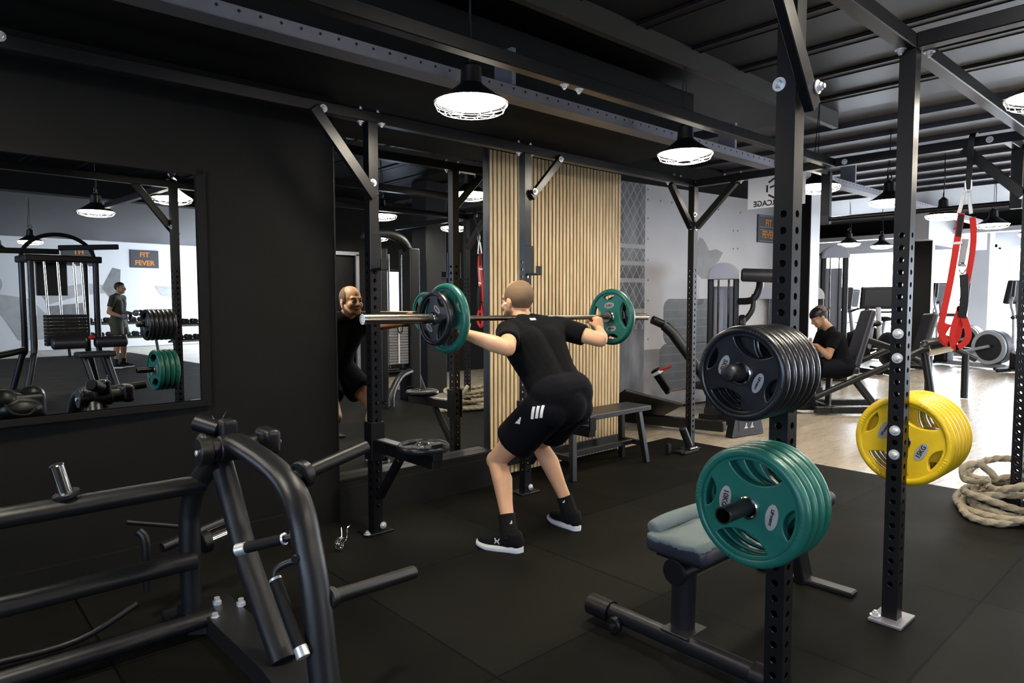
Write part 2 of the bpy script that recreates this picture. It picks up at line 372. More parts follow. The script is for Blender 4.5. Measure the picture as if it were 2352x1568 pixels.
# dark partition that the tall mirror shows, with a doorway and a bright opening
pw = MB().box((4.72, -2.7, 1.6), (.24, .16, 3.2)).box((5.29, -2.7, 2.65), (.9, .16, 1.1)).box((6.0, -2.7, 1.6), (.52, .16, 3.2)).box((6.48, -2.7, 2.55), (.44, .16, 1.3)).box((6.48, -2.7, .45), (.44, .16, .9)).box((8.5, -2.7, 1.6), (3.6, .16, 3.2)).box((10.22, -4.9, 1.6), (.16, 4.4, 3.2))
struct('wall_partition', pw, M_wall)
d = struct('door_1', MB().box((5.29, -2.7, 1.05), (.88, .05, 2.1), bev=.004), M_deck)
struct('door_frame', MB().box((4.86, -2.61, 1.06), (.06, .05, 2.12)).box((5.72, -2.61, 1.06), (.06, .05, 2.12)).box((5.29, -2.61, 2.13), (.92, .05, .06)), M_galv, d)
window(9, 6.27, 6.69, -2.72, .95, 1.9, 'x', M_day2)
# back of the gym, seen only in the left mirror
struct('wall_opposite', MB().box((3, -14.6, 1.6), (14, .2, 3.2)), M_white)
sw = MB().box((9.6, -10.9, .35), (.2, 7.4, .7)).box((9.6, -10.9, 2.9), (.2, 7.4, .6))
for y in (-14.3, -11.0, -7.3): sw.box((9.6, y, 1.6), (.2, .4, 2.2))
struct('wall_side', sw, M_white)
window(10, -14.1, -11.2, 9.64, .7, 2.6); window(11, -10.8, -7.5, 9.64, .7, 2.6)
# ceilings: ribbed dark deck over the rig, paler slab beyond
dk = MB().box((1.2, .36, 3.1), (10.4, 6.72, .1))
k = 4.08-.607*13
while k < 6.3:
    for a in (-.045, .045): dk.tube([(k+a, -3, 3.046), (k+a, 2.64, 3.046)], .014, 12)
    dk.box((k, -.18, 3.045), (.075, 5.64, .014)); k += .607
struct('ceiling', dk, M_deck, sm=True)
c2 = MB().box((13.2, 1, 3.1), (13.6, 16.5, .1)).box((2.8, -8.8, 3.1), (14, 11.6, .1))
for i in range(9): c2.box((6.9+i*.61, 1, 3.03), (.12, 16, .05))
struct('ceiling', c2, M_deck2)
struct('trim_2', MB().box((2.2, -3.1, 2.95), (12.4, .22, .45)), M_bulk)
struct('trim_3', MB().box((1.2, 2.66, 2.99), (10.4, .05, .16)), mat('bare_board', (.05, .042, .03), .5))
struct('trim_4', MB().box((16, 4, 2.93), (.3, 10, .36)), M_wall)
struct('trim_5', MB().box((15.8, 4, 2.70), (.25, 10, .09)), M_white)
struct('trim_6', MB().box((16.2, 4.32, 2.72), (4, .34, .5)), M_white)
struct('trim_7', MB().box((2.56, 3.705, .1), (1.26, .03, .2)).box((.6, 3.7, .06), (2.3, .03, .12)), M_wall)
def column(x, y, w, m, label, h=3.15):
    return solo('column', MB().box((x, y, h/2), (w, w, h), bev=.01), m, label, 'column', (x, y, 0))
def clad_column(u, d, w, label, k=1.):
    p = at(u, 784, d); t = thing('column', label, 'column', (p.x, p.y, 0))
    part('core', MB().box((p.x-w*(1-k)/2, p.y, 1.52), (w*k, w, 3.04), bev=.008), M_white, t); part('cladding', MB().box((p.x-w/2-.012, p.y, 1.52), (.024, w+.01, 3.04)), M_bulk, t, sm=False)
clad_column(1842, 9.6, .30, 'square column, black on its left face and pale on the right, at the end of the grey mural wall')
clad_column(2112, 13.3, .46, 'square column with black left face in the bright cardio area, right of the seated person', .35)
column(19.6, 4.56, .42, M_white, 'pale column between the far windows, behind the red straps')
column(5.75, -.55, .36, M_iron, 'black square column behind the cable station in the tall mirror')
# perforated steel channel running under the bulkhead
def channel():
    t = thing('cable_channel', 'long perforated grey steel channel running under the dark ceiling', 'cable channel', (4.5, 2.92, 2.52))
    mb = MB(); L = 13.5; x0 = -1.2
    mb.box((x0+L/2, 2.99, 2.525), (L, .006, .05)).box((x0+L/2, 2.93, 2.50), (L, .12, .006)).box((x0+L/2, 2.87, 2.53), (L, .006, .06))
    part('tray', mb, M_galv, t, sm=False)
    h = MB()
    for i in range(150): h.cyl((x0+.03+i*.09, 2.8655, 2.54), (x0+.03+i*.09, 2.868, 2.54), .007, n=8)
    o = part('slot', h, M_ink, t); o['kind'] = 'stuff'
    for x in (.2, 2.6, 5.0, 7.4): part('hanger', MB().box((x, 2.93, 2.66), (.03, .15, .2)), M_galv, t)
channel()
# ---------------------------------------------------------------- pendant lamps
def make_lamp():
    t = thing('pendant_lamp', '', 'lamp', (0, 0, 0), 'industrial pendant lamps')
    pr = [(.186, 0), (.189, .004), (.176, .014), (.14, .036), (.1, .064), (.068, .088), (.056, .1), (.052, .135), (.05, .18), (.03, .2), (.0, .2)]
    part('shade', MB().rev((0, 0, 0), (0, 0, 1), [(.18, .004)]+pr[1:], 32, close=False), M_iron, t, world=False)
    part('diffuser', MB().rev((0, 0, .012), (0, 0, -1), [(0, -.004), (.168, -.004), (.172, .002), (.12, .022), (0, .03)], 32, close=False), M_glow, t, world=False)
    g = MB()
    for r, z in ((.184, -.002), (.16, -.034), (.11, -.048), (.05, -.052)): g.tube(arc((0, 0, z), r, 0, 2*PI, 32)[:-1], .0018, 5, closed=True)
    for i in range(12):
        a = 2*PI*i/12; g.tube([(r*math.cos(a), r*math.sin(a), z) for r, z in ((.184, 0), (.17, -.03), (.15, -.038), (.05, -.053))], .0016, 5)
    part('wire_guard', g, M_zinc, t, world=False)
    h = MB().tube(arc((0, 0, .24), .03, 0, 2*PI, 16, (1, 0, 0), (0, 0, 1))[:-1], .006, 6, closed=True).cyl((0, 0, .2), (0, 0, .215), .022, n=12)
    part('hook', h, M_iron, t, world=False)
    part('cord', MB().tube([(0, 0, .2), (.03, 0, .3), (.02, .01, .45), (0, 0, .72)], .004, 6).tube([(0, 0, .27), (0, 0, .72)], .003, 6), M_dark, t, world=False)
    return t
LMP = make_lamp(); LL = [
 (.08, 2.66, 'caged pendant lamp at the upper left corner over the charcoal machine'), (2.16, 2.69, 'large caged pendant lamp nearest the lifter, above the tall mirror'),
 (3.97, 2.64, 'pendant lamp above the oak slat panel'), (5.97, 2.62, 'pendant lamp just right of the near perforated upright'),
 (7.4, 2.53, 'pendant lamp glowing at the left edge of the second perforated upright'), (9.1, 2.52, 'pendant lamp left of the red straps'), (10.7, 2.38, 'pendant lamp right of the red straps'),
 (12.44, 4.88, 'small pendant lamp in front of the far window, left one'), (13.4, 4.68, 'small pendant lamp in front of the far window, right one'),
 (4.18, .72, 'pendant lamp at the right edge of the picture above the long rig beam'), (2.22, .42, 'pendant lamp seen in the left mirror behind the rig brace'),
 (2.0, -1.2, 'pendant lamp seen in the left mirror in front of the cable tower'), (5.6, .25, 'pendant lamp seen in the tall mirror beside the V braces'), (5.6, -1.75, 'pendant lamp seen in the tall mirror over the pulley arc'),
 (2.35, -6.2, 'pendant lamp seen in the left mirror through the cable tower'), (2.35, -8.9, 'pendant lamp seen in the left mirror at its left edge'), (11.6, 1.9, 'pendant lamp at the right edge beyond the far upright'), (12.6, 2.3, 'lower pendant lamp at the right edge beyond the far upright'),
 (2.5, .3, 'unseen pendant lamp added high above the rig to light its beams, beside the near upright')]  # last lamp is an unseen addition, there to put glints on the rig beams
for i, (x, y, lb) in enumerate(LL):
    z = 2.33 if i != len(LL)-1 else 2.74
    o = LMP if i == 0 else dup(LMP, (x, y, z)); o.location = (x, y, z); o.rotation_euler = (0, 0, i*.7); o['label'] = lb
# ---------------------------------------------------------------- mirrors and slat panel
MIR_A = .0365; MC = Vector((.75, 3.70, 0))
def left_mirror():
    t = thing('wall_mirror', 'wide framed mirror on the black wall above the charcoal machine', 'mirror', (.3, 3.7, .83))
    x = Vector((math.cos(MIR_A), math.sin(MIR_A), 0)); y = Vector((-math.sin(MIR_A), math.cos(MIR_A), 0)); R = Matrix((x, y, Vector((0, 0, 1)))).transposed()
    part('glass', MB().box(MC - x*.5 + y*.003 + Vector((0, 0, 1.415)), (1.8, .006, 1.17), R), M_mirror, t, sm=False)
    f = MB()
    for z in (.81, 2.012): f.box(MC - x*.5 - y*.004 + Vector((0, 0, z)), (1.88, .024, .03), R)
    f.box(MC + x*.425 - y*.004 + Vector((0, 0, 1.41)), (.045, .024, 1.23), R); f.box(MC - x*1.42 - y*.004 + Vector((0, 0, 1.41)), (.04, .024, 1.23), R)
    part('frame', f, M_wall, t, sm=False)
left_mirror()
t = thing('wall_mirror', 'tall recessed mirror behind the rack, left of the oak slat panel', 'mirror', (2.59, 3.8, .24))
part('glass', MB().box((2.56, 3.811, 1.38), (1.27, .012, 2.29)), M_mirror, t, sm=False)
part('frame', MB().box((1.936, 3.76, 1.385), (.01, .085, 2.29)).box((3.19, 3.79, 1.385), (.012, .03, 2.29)).box((2.56, 3.76, .243), (1.24, .085, .014)), M_iron, t, sm=False)
t = thing('slat_panel', 'tall oak slat wall panel with black gaps behind the lifter', 'wall panel', (3.95, 3.80, .03))
part('backing', MB().box((3.956, 3.806, 1.235), (1.51, .03, 2.42)), M_ink, t, sm=False)
sl = MB(); n = 37
for i in range(n): sl.box((3.204+.0135+i*(1.505-.027)/(n-1), 3.786, 1.235), (.0268, .009, 2.41))
part('slat', sl, M_slat, t, sm=False)
part('edge_trim', MB().box((3.198, 3.80, 1.235), (.01, .04, 2.43)), M_ink, t, sm=False); part('bottom_rail', MB().box((3.956, 3.772, .125), (1.51, .014, .065)), M_iron, t, sm=False)
# ---------------------------------------------------------------- mural print
def mural():
    t = thing('wall_mural', 'printed wall mural of wire fence, riveted metal and stacked tyres', 'mural', MA+MN*.01)
    def panel(name, poly, lift, m): return part(name, MB().prism(poly, MA+MN*lift, ME, (0, 0, 1), MN, .001), m, t, sm=False)
    s1 = on_mural(1481, 600)[0]; s0 = on_mural(1425, 600)[0]; zt = 2.72; s2 = 5.28
    mf = mat('fence_print', (.1, .1, .11), .5); nt, N, L, b = nodes(mf); g = N.new('ShaderNodeNewGeometry'); sp = N.new('ShaderNodeSeparateXYZ'); L.new(g.outputs['Position'], sp.inputs[0])
    def mth(op, a, c=None):
        n = N.new('ShaderNodeMath'); n.operation = op
        for i, x in enumerate((a, c)):
            if x is None: continue
            if isinstance(x, (int, float)): n.inputs[i].default_value = x
            else: L.new(x, n.inputs[i])
        return n.outputs[0]
    def wire(sign):
        q = mth('FRACT', mth('ADD', mth('DIVIDE', mth('ADD', mth('MULTIPLY', sp.outputs[0], 1.5*sign), sp.outputs[2]), .17), 50.)); return mth('LESS_THAN', q, .09)
    w = mth('MULTIPLY', mth('MAXIMUM', wire(1), wire(-1)), mth('GREATER_THAN', sp.outputs[2], 1.0))
    for z in (1.98, 1.78, 1.58, 1.22): w = mth('MAXIMUM', w, mth('LESS_THAN', mth('ABSOLUTE', mth('SUBTRACT', sp.outputs[2], z)), .025))
    nz = N.new('ShaderNodeTexNoise'); nz.inputs['Scale'].default_value = 3; nz.inputs['Detail'].default_value = 6
    cr = N.new('ShaderNodeValToRGB'); cr.color_ramp.elements[0].color = (.03, .03, .034, 1); cr.color_ramp.elements[1].color = (.24, .23, .25, 1); cr.color_ramp.elements[0].position = .4; cr.color_ramp.elements[1].position = .75; L.new(nz.outputs['Fac'], cr.inputs[0])
    mx = N.new('ShaderNodeMix'); mx.data_type = 'RGBA'; L.new(w, mx.inputs['Factor']); L.new(cr.outputs[0], mx.inputs['A']); mx.inputs['B'].default_value = (.32, .31, .32, 1); L.new(mx.outputs['Result'], b.inputs['Base Color'])
    panel('fence_print', [(s0-.5, .02), (s1, .02), (s1, zt), (s0-.5, zt)], .001, mf)
    panel('metal_print', [(s1, .75), (s2, .75), (s2, zt), (s1, zt)], .001, mat('metal_print', (.5, .49, .51), .5, noise=.1, nscale=2.5))
    panel('ground_print', [(s1, .02), (s2, .02), (s2, .75), (s1, .75)], .001, mat('ground_print', (.22, .21, .22), .5, noise=.6, nscale=5))
    mrv = mat('rivet_print', (.2, .2, .22), .5)
    def riv(u, v): s, z = on_mural(u, v); part('rivet_print', MB().cyl(MA+ME*s+Vector((0, 0, z))+MN*.002, MA+ME*s+Vector((0, 0, z))+MN*.004, .014, n=10), mrv, t)
    for v in (435, 458, 501, 548, 597, 643, 690, 733, 779): riv(1488, v)
    for u in (1517, 1543, 1600, 1650, 1700): riv(u, 461+(u-1517)*.15)
    for v in (530, 571): riv(1684, v); riv(1694, v)
    mt = mat('tyre_print', (.12, .12, .13), .5); nt, N, L, b = nodes(mt); g = N.new('ShaderNodeNewGeometry'); sp = N.new('ShaderNodeSeparateXYZ'); L.new(g.outputs['Position'], sp.inputs[0])
    q = mth('LESS_THAN', mth('FRACT', mth('MULTIPLY', sp.outputs[2], 9.)), .07); nz = N.new('ShaderNodeTexNoise'); nz.inputs['Scale'].default_value = 6
    cr = N.new('ShaderNodeValToRGB'); cr.color_ramp.elements[0].color = (.03, .03, .033, 1); cr.color_ramp.elements[1].color = (.1, .1, .105, 1); L.new(nz.outputs['Fac'], cr.inputs[0])
    mx = N.new('ShaderNodeMix'); mx.data_type = 'RGBA'; L.new(q, mx.inputs['Factor']); L.new(cr.outputs[0], mx.inputs['A']); mx.inputs['B'].default_value = (.16, .16, .17, 1); L.new(mx.outputs['Result'], b.inputs['Base Color'])
    for (u0, v0, u1, v1) in ((1524, 686, 1640, 792), (1515, 790, 1645, 900)):
        a, z1 = on_mural(u0, v0); c, z0 = on_mural(u1, v1); r = .12
        z0 = on_mural(u0, v1)[1]
        poly = [(a+r-r*math.cos(k*PI/10), z1-r+r*math.sin(k*PI/10)) for k in range(6)] + [(c-r+r*math.sin(k*PI/10), z1-r+r*math.cos(k*PI/10)) for k in range(6)] + [(c-r+r*math.cos(k*PI/10), z0+r-r*math.sin(k*PI/10)) for k in range(6)] + [(a+r-r*math.sin(k*PI/10), z0+r-r*math.cos(k*PI/10)) for k in range(6)]
        panel('tyre_print', poly, .003, mt)
    fg = [on_mural(u, v) for u, v in ((1600, 560), (1606, 545), (1614, 548), (1622, 562), (1628, 576), (1645, 572), (1660, 580), (1650, 600), (1632, 615), (1625, 640), (1612, 640), (1600, 628))]
    panel('figure_print', fg, .003, mat('figure_print', (.2, .19, .2), .5, noise=.6, nscale=8))
    fg = [on_mural(u, v) for u, v in ((1606, 640), (1618, 640), (1616, 690), (1612, 700), (1602, 700), (1604, 670))]
    panel('figure_print', fg, .003, mat('pale_figure_print', (.55, .53, .52), .5))
    # sign board
    a, zt = on_mural(1739, 492); z0 = on_mural(1739, 556)[1]; b_ = a+.5
    sg = thing('wall_sign', 'dark sign with orange lettering on the grey mural wall', 'sign', MA+ME*((a+b_)/2)+Vector((0, 0, (zt+z0)/2))+MN*.02)
    part('board', MB().prism([(a, z0), (b_, z0), (b_, zt), (a, zt)], MA+MN*.005, ME, (0, 0, 1), MN, .015), M_signbg, sg, sm=False)
    fr = MB(); cz = (z0+zt)/2; H = zt-z0; cs = (a+b_)/2
    for zz in (cz+H*.25, cz-H*.25):
        for dz in (-.2*H, .2*H): fr.prism([(a+.04, zz+dz), (b_-.04, zz+dz), (b_-.04, zz+dz+.006), (a+.04, zz+dz+.006)], MA+MN*.02, ME, (0, 0, 1), MN, .001)
    part('border', fr, M_grey, sg, sm=False)
    for word, zz in (('FIT', cz+H*.2), ('FEVER', cz-H*.22)): text('lettering', word, H*.36, basis(MA+ME*cs+Vector((0, 0, zz))+MN*.0215, ME, (0, 0, 1)), M_orange, sg, bold=.004, sx=.82)
mural()
# ---------------------------------------------------------------- training rig
RIG = thing('training_rig', 'large black perforated steel rig of uprights, overhead beams and braces', 'rig', (3.6, 2.2, 0))
def upright(x, y, z0=.012, z1=2.345, w=.06, h0=.16, h1=1.66, pitch=.05, faces='nsew', r=.0115):
    mb = MB(); n = int(round((h1-h0)/pitch)); K = 16; hw = w/2; tl = .018
    for nx, ny in ((-1, 0), (1, 0), (0, -1), (0, 1)):
        nrm = Vector((nx, ny, 0)); tx = Vector((0, 0, 1)).cross(nrm); o = Vector((x, y, 0))+nrm*hw
        def P(a, z): return o + tx*a + Vector((0, 0, z))
        zb, zt = h0-pitch/2, h0-pitch/2+n*pitch
        mb.quad(P(-hw, z0), P(hw, z0), P(hw, zb), P(-hw, zb)); mb.quad(P(-hw, zt), P(hw, zt), P(hw, z1), P(-hw, z1))
        for k in range(n):
            zc = h0+k*pitch; ci = []; ri = []; inn = []
            for i in range(K):
                a = 2*PI*(i+.5)/K; c, s = math.cos(a), math.sin(a); ci.append(P(r*c, zc+r*s)); inn.append(P(r*c, zc+r*s)-nrm*.004)
                f = min(hw/abs(c) if abs(c) > 1e-6 else 9, (pitch/2)/abs(s) if abs(s) > 1e-6 else 9); ri.append(P(f*c, zc+f*s))
            corners = [P(sx*hw, zc+sz*pitch/2) for sx, sz in ((1, 1), (-1, 1), (-1, -1), (1, -1))]
            mb.add(ci+ri+inn, [(i, (i+1) % K, K+(i+1) % K, K+i) for i in range(K)] + [((i+1) % K, i, 2*K+i, 2*K+(i+1) % K) for i in range(K)])
            for q, cn in enumerate(corners):
                ang = math.atan2((1, 1, -1, -1)[q]*pitch/2, (1, -1, -1, 1)[q]*hw) % (2*PI); i = int((ang/(2*PI))*K-.5) % K
                mb.add([ri[i], cn, ri[(i+1) % K]], [(0, 1, 2)])
    mb.box((x, y, z1), (w, w, .004))
    u = part('upright', mb, M_steel, RIG, sm=False)
    b = MB().box((x, y, .006), (.17, .13, .012), bev=.002); part('foot_plate', b, M_galv if (y < 1 and x > 2.5 and x < 4) else M_steel, u)
    return u
UPS = [(2.03, .98), (3.05, .98), (5.24, .98), (2.0, 3.4), (3.2, 3.4), (5.25, 3.4)]
for p in UPS: upright(*p)
bolts = []
def bolt(p, d, r=.021, parent=None):      # washer, hex head and stub along d
    p, d = Vector(p), Vector(d)
    mb = MB().rev(p, d, [(r, 0), (r, .003)], 20).rev(p+d*.003, d, [(r*.62, 0), (r*.62, .010), (r*.5, .012)], 6).cyl(p+d*.013, p+d*.022, r*.33, n=10)
    part('bolt', mb, M_zinc, parent or RIG)
def beam(a, b, w=.06, h=.06): return part('beam', MB().bar(a, b, w, h, (0, 0, 1), .004), M_steel, RIG)
ZB = 2.375
for y in (.98, 2.2, 3.4): beam((-.6, y, ZB), (5.29, y, ZB))
for x, y0, y1 in ((5.26, 1.01, 2.17), (5.26, 2.23, 3.37), (3.05, -.9, .95), (5.26, -.9, .95), (2.03, -.9, .95)): beam((x, y0, ZB), (x, y1, ZB))
def brace(a, b, up, w=.05, h=.05): part('brace', MB().bar(a, b, w, h, up, .003), M_steel, RIG)
brace((2.07, .93, 1.93), (1.70, .93, 2.40), (0, 1, 0), .06, .03)
brace((2.0, 3.36, 1.93), (1.64, 3.36, 2.36), (0, 1, 0), .06, .03)
brace((3.22, 3.36, 2.05), (3.52, 3.36, 2.36), (0, 1, 0), .05, .03)
brace((5.22, 3.4, 1.99), (4.9, 3.4, 2.34), (0, 1, 0)); brace((5.26, 3.37, 1.99), (5.26, 3.0, 2.34), (1, 0, 0))
brace((5.24, 1.01, 2.0), (5.24, 1.34, 2.34), (1, 0, 0), .06, .06)
brace((3.05, .95, 1.99), (3.05, .62, 2.34), (1, 0, 0)) if False else None
# pull-up bar on two drop arms beyond the far cross beam
for y in (2.385, 1.12):
    part('drop_arm', MB().box((5.44, y, 2.375), (.36, .05, .05), bev=.003).box((5.6, y, 2.17), (.05, .07, .42), bev=.003), M_steel, RIG)
part('pull_up_bar', MB().cyl((5.6, 1.12, 2.0), (5.6, 2.385, 2.0), .018, n=16), M_steel, RIG)
for p, d in (((2.06, .912, 1.985), (0, -1, 0)), ((1.70, 3.365, 2.365), (0, -1, 0)), ((1.995, 3.368, 2.01), (0, -1, 0)), ((.33, 3.368, 2.39), (0, -1, 0)),
             ((3.235, 3.34, 2.09), (0, -1, 0)), ((3.49, 3.34, 2.34), (0, -1, 0)), ((5.25, 3.368, 2.385), (0, -1, 0)), ((5.225, 3.368, 2.10), (0, -1, 0)),
             ((5.218, 3.4, 1.99), (-1, 0, 0)), ((5.25, 3.368, 1.985), (0, -1, 0)), ((5.228, 2.1, 2.37), (-1, 0, 0)), ((5.228, 2.6, 2.37), (-1, 0, 0)), ((5.228, 1.2, 2.375), (-1, 0, 0)),
             ((3.018, .98, 1.21), (-1, 0, 0)), ((3.018, .98, 1.11), (-1, 0, 0)), ((3.018, .98, .81), (-1, 0, 0)), ((3.018, .98, .71), (-1, 0, 0)),
             ((2.998, 1.0, 2.345), (0, 0, -1)), ((3.11, .93, 2.345), (0, 0, -1)), ((1.94, 3.4, 2.345), (0, 0, -1)), ((2.05, 3.36, 2.345), (0, 0, -1)), ((3.14, 3.4, 2.345), (0, 0, -1)), ((3.25, 3.4, 2.345), (0, 0, -1)),
             ((2.32, 2.2, 2.345), (0, 0, -1)), ((2.42, 2.2, 2.345), (0, 0, -1)), ((5.26, 2.95, 2.345), (0, 0, -1)), ((4.86, 3.4, 2.345), (0, 0, -1)),
             ((3.01, 1.03, .012), (0, 0, 1)), ((1.92, 3.36, .012), (0, 0, 1)), ((2.03, 3.368, .04), (0, -1, 0)), ((3.22, 3.368, .04), (0, -1, 0)), ((1.998, 1.0, 2.0), (-1, 0, 0))): bolt(p, d)
for p in ((1.94, 3.4, 2.405), (2.05, 3.4, 2.405), (3.14, 3.4, 2.405), (3.25, 3.4, 2.405), (4.95, 3.4, 2.405), (5.05, 3.4, 2.405), (5.26, 3.1, 2.405), (5.26, 2.95, 2.405)): bolt(p, (0, 0, 1), .016)
def peg(x, y, z, x1, ball=False, r=.0245):
    s = 1 if x1 > x else -1
    mb = MB().box((x+s*.034, y, z), (.008, .06, .14), bev=.002)
    if ball: mb.rev((x, y, z), (s, 0, 0), [(r, .03), (r, abs(x1-x)-.014), (r*.98, abs(x1-x)-.01), (r*.8, abs(x1-x)-.003), (r*.3, abs(x1-x))], 24)
    else: mb.torus_prof((x, y, z), (s, 0, 0), [(r, .03), (r, abs(x1-x)), (r-.004, abs(x1-x)), (r-.004, .04)], 28)
    p = part('storage_peg', mb, M_steel if not ball else M_mach, RIG)
    if not ball: part('peg_rim', MB().torus_prof((x1, y, z), (s, 0, 0), [(r+.0005, -.002), (r+.0005, .001), (r-.0045, .001), (r-.0045, -.002)], 28), M_chrome, p)
peg(2.03, .98, .745, 1.685); peg(2.03, .98, 1.145, 1.69, True); peg(3.05, .98, .76, 3.44)
# rack fittings
def jcup(x, y, z, label):
    t = thing('j_cup', label, 'rack hook', (x, y, z), 'rack hooks')
    part('bracket', MB().box((x, y-.036, z+.06), (.07, .012, .2), bev=.002).box((x+.036, y, z+.06), (.012, .07, .2), bev=.002), M_steel, t)
    part('hook', MB().box((x, y-.085, z-.035), (.05, .1, .014), bev=.003).box((x, y-.135, z-.012), (.05, .014, .06), bev=.003), M_dark, t)
    part('pin', MB().cyl((x+.03, y, z+.02), (x+.05, y, z+.02), .008, n=10), M_zinc, t)
jcup(2.0, 3.4, 1.56, 'black rack hook on the upright left of the tall mirror middle'); jcup(3.2, 3.4, 1.56, 'black rack hook on the upright in front of the oak slats')
def safety(x, y, z, L, label):
    t = thing('safety_arm', label, 'spotter arm', (x, y, z), 'spotter arms')
    part('sleeve', MB().box((x, y-.037, z+.02), (.085, .012, .22), bev=.002).box((x+.038, y, z+.02), (.012, .085, .22), bev=.002).box((x-.038, y, z+.02), (.012, .085, .22), bev=.002), M_steel, t)
    part('arm', MB().bar((x, y-.04, z), (x, y-L, z), .06, .07, (0, 0, 1), .004).box((x, y-L, z+.05), (.06, .014, .09), bev=.003), M_steel, t)
    part('wear_strip', MB().box((x, y-L/2-.03, z+.037), (.054, L-.09, .006)), M_galv, t, sm=False)
    part('strut', MB().bar((x, y-.05, z-.3), (x, y-.27, z-.04), .04, .04, (1, 0, 0), .003), M_steel, t)
safety(2.0, 3.4, .52, .62, 'black spotter arm on the upright by the tall mirror, a plate lying on it'); safety(3.2, 3.4, .52, .62, 'black spotter arm partly hidden behind the lifter, end tab showing')
# ---------------------------------------------------------------- weight plates
def make_plate(kind, R, T, m, words, holes, bored=.0262):
    """four-grip rubber plate; axis = local Z, front = +Z"""
    t = thing('weight_plate', '', 'weight plate')
    def hole(a0, half, rin, rout):
        pts = [(rout*math.cos(a0-half+2*half*i/14), rout*math.sin(a0-half+2*half*i/14)) for i in range(15)]
        ex, ey = rout*math.cos(half), rout*math.sin(half); s = ex-rin; rc = (s*s+ey*ey)/(2*s); cx = rin+rc; b0 = math.asin(min(1, ey/rc)); b0 = b0 if s < rc else PI-b0
        for i in range(1, 14):
            b = b0-2*b0*i/14; px, py = cx-rc*math.cos(b), rc*math.sin(b); pts.append((px*math.cos(a0)-py*math.sin(a0), px*math.sin(a0)+py*math.cos(a0)))
        return pts
    loops = [[(R*.86*math.cos(2*PI*i/64), R*.86*math.sin(2*PI*i/64)) for i in range(64)], [((bored+.006)*math.cos(2*PI*i/24), (bored+.006)*math.sin(2*PI*i/24)) for i in range(24)]]
    loops += [hole(a, h, ri*R, .80*R) for a, h, ri in holes]
    bv = .004; me = flat_shape('disc', loops, T*.30-bv, bv, 2); me.materials.append(m); me.polygons.foreach_set('use_smooth', [True]*len(me.polygons)); me.set_sharp_from_angle(angle=math.radians(40))
    d = bpy.data.objects.new('disc', me); COL.objects.link(d); d.parent = t
    h = T/2; rp = [(R*.83, -h*.5), (R*.845, -h*.86), (R*.87, -h), (R*.92, -h), (R*.955, -h*.86), (R*.98, -h*.6), (R*.995, -h*.3), (R, 0), (R*.995, h*.3), (R*.98, h*.6), (R*.955, h*.86), (R*.92, h), (R*.87, h), (R*.845, h*.86), (R*.83, h*.5)]
    rim = MB().torus_prof((0, 0, 0), (0, 0, 1), rp, 72)
    gr = rim
    for a, hf, ri in holes:
        for k in range(5):
            aa = a+(k-2)*.075; gr.box((R*.895*math.cos(aa), R*.895*math.sin(aa), h-.001), (R*.07, .004, .005), Matrix.Rotation(aa, 3, 'Z'), .0015)
    part('rim', rim, m, t, world=False, ang=50)
    hub = MB().torus_prof((0, 0, 0), (0, 0, 1), [(bored, -h*.95), (bored+.004, -h), (bored+.0075, -h*.9), (bored+.0075, h*.9), (bored+.004, h), (bored, h*.95)], 32)
    part('hub', hub, M_chrome, t, world=False)
    zt = T*.30+.0004
    for (a, wd, sz) in words:
        c = Vector((R*.415*math.cos(a), R*.415*math.sin(a), zt)); el = [(R*.22*math.cos(2*PI*i/32), R*.105*math.sin(2*PI*i/32)) for i in range(32)]
        xd = Vector((0, -1, 0)); yd = Vector((1, 0, 0))
        b = part('badge', MB().prism(el, c, xd, yd, (0, 0, 1), .0012), M_badge, t, world=False, sm=False)
        text('badge_lettering', wd, R*sz, basis(c+Vector((0, 0, .0016)), xd, yd), M_ink, b, .0006, R*.004, world=False)
    return t
HG = lambda big, sml: [(PI/2, .66, big), (-PI/2, .66, big), (0, .37, sml), (PI, .37, sml)]
def faceX(spin, back=False):      # plate front towards -X (or +X)
    z = Vector((1 if back else -1, 0, 0)); y = Vector((0, 0, 1)); x = y.cross(z)
    return (Matrix((x, y, z)).transposed() @ Matrix.Rotation(spin, 3, 'Z')).to_euler()
GW = [(PI, '10KG', .13), (0, 'Lifemaxx', .075)]
PG = make_plate('g', .180, .043, M_green, GW, HG(.39, .585))
PB = make_plate('b', .138, .0375, M_black, [(PI, '5KG', .13), (0, 'Lifemaxx', .075)], HG(.39, .585))
PY = make_plate('y', .192, .046, M_yellow, [(PI, '15KG', .13), (0, 'Lifemaxx', .075)], HG(.39, .585))
ORD = ('first', 'second', 'third', 'fourth', 'fifth', 'sixth')
def stack(proto, n, p0, dx, spin, fmt, group, first=True):
    for i in range(n):
        o = proto if (i == 0 and first) else dup(proto)
        o.location = (p0[0]+i*dx, p0[1], p0[2]); o.rotation_euler = faceX(spin+(0 if i == 0 else random.uniform(-.5, .5))); o['label'] = fmt % ORD[i]; o['group'] = group
stack(PG, 4, (1.836, .98, .745-.006), .0435, -.17, 'green plate on the near upright, %s of its stack counted from the camera', 'green plates on the near upright')
stack(PB, 6, (1.778, .98, 1.145-.006), .0378, -.4, 'black plate on the near upright, %s of its stack counted from the camera', 'black plates on the near upright')
stack(PY, 6, (3.125, .98, .76-.006), .0465, PI-.47, 'yellow plate behind the second upright, %s of its stack counted from the camera', 'yellow plates on the second upright')
def one(proto, loc, rot, label, scale=None):
    o = dup(proto, loc, rot, label); o['group'] = 'loose and loaded plates'
    if scale: o.scale = scale
    return o
BA, BB = Vector((1.576, 2.77, 1.262)), Vector((3.725, 2.77, 1.237))
def bp(x): return BA+(BB-BA)*((x-BA.x)/(BB.x-BA.x))
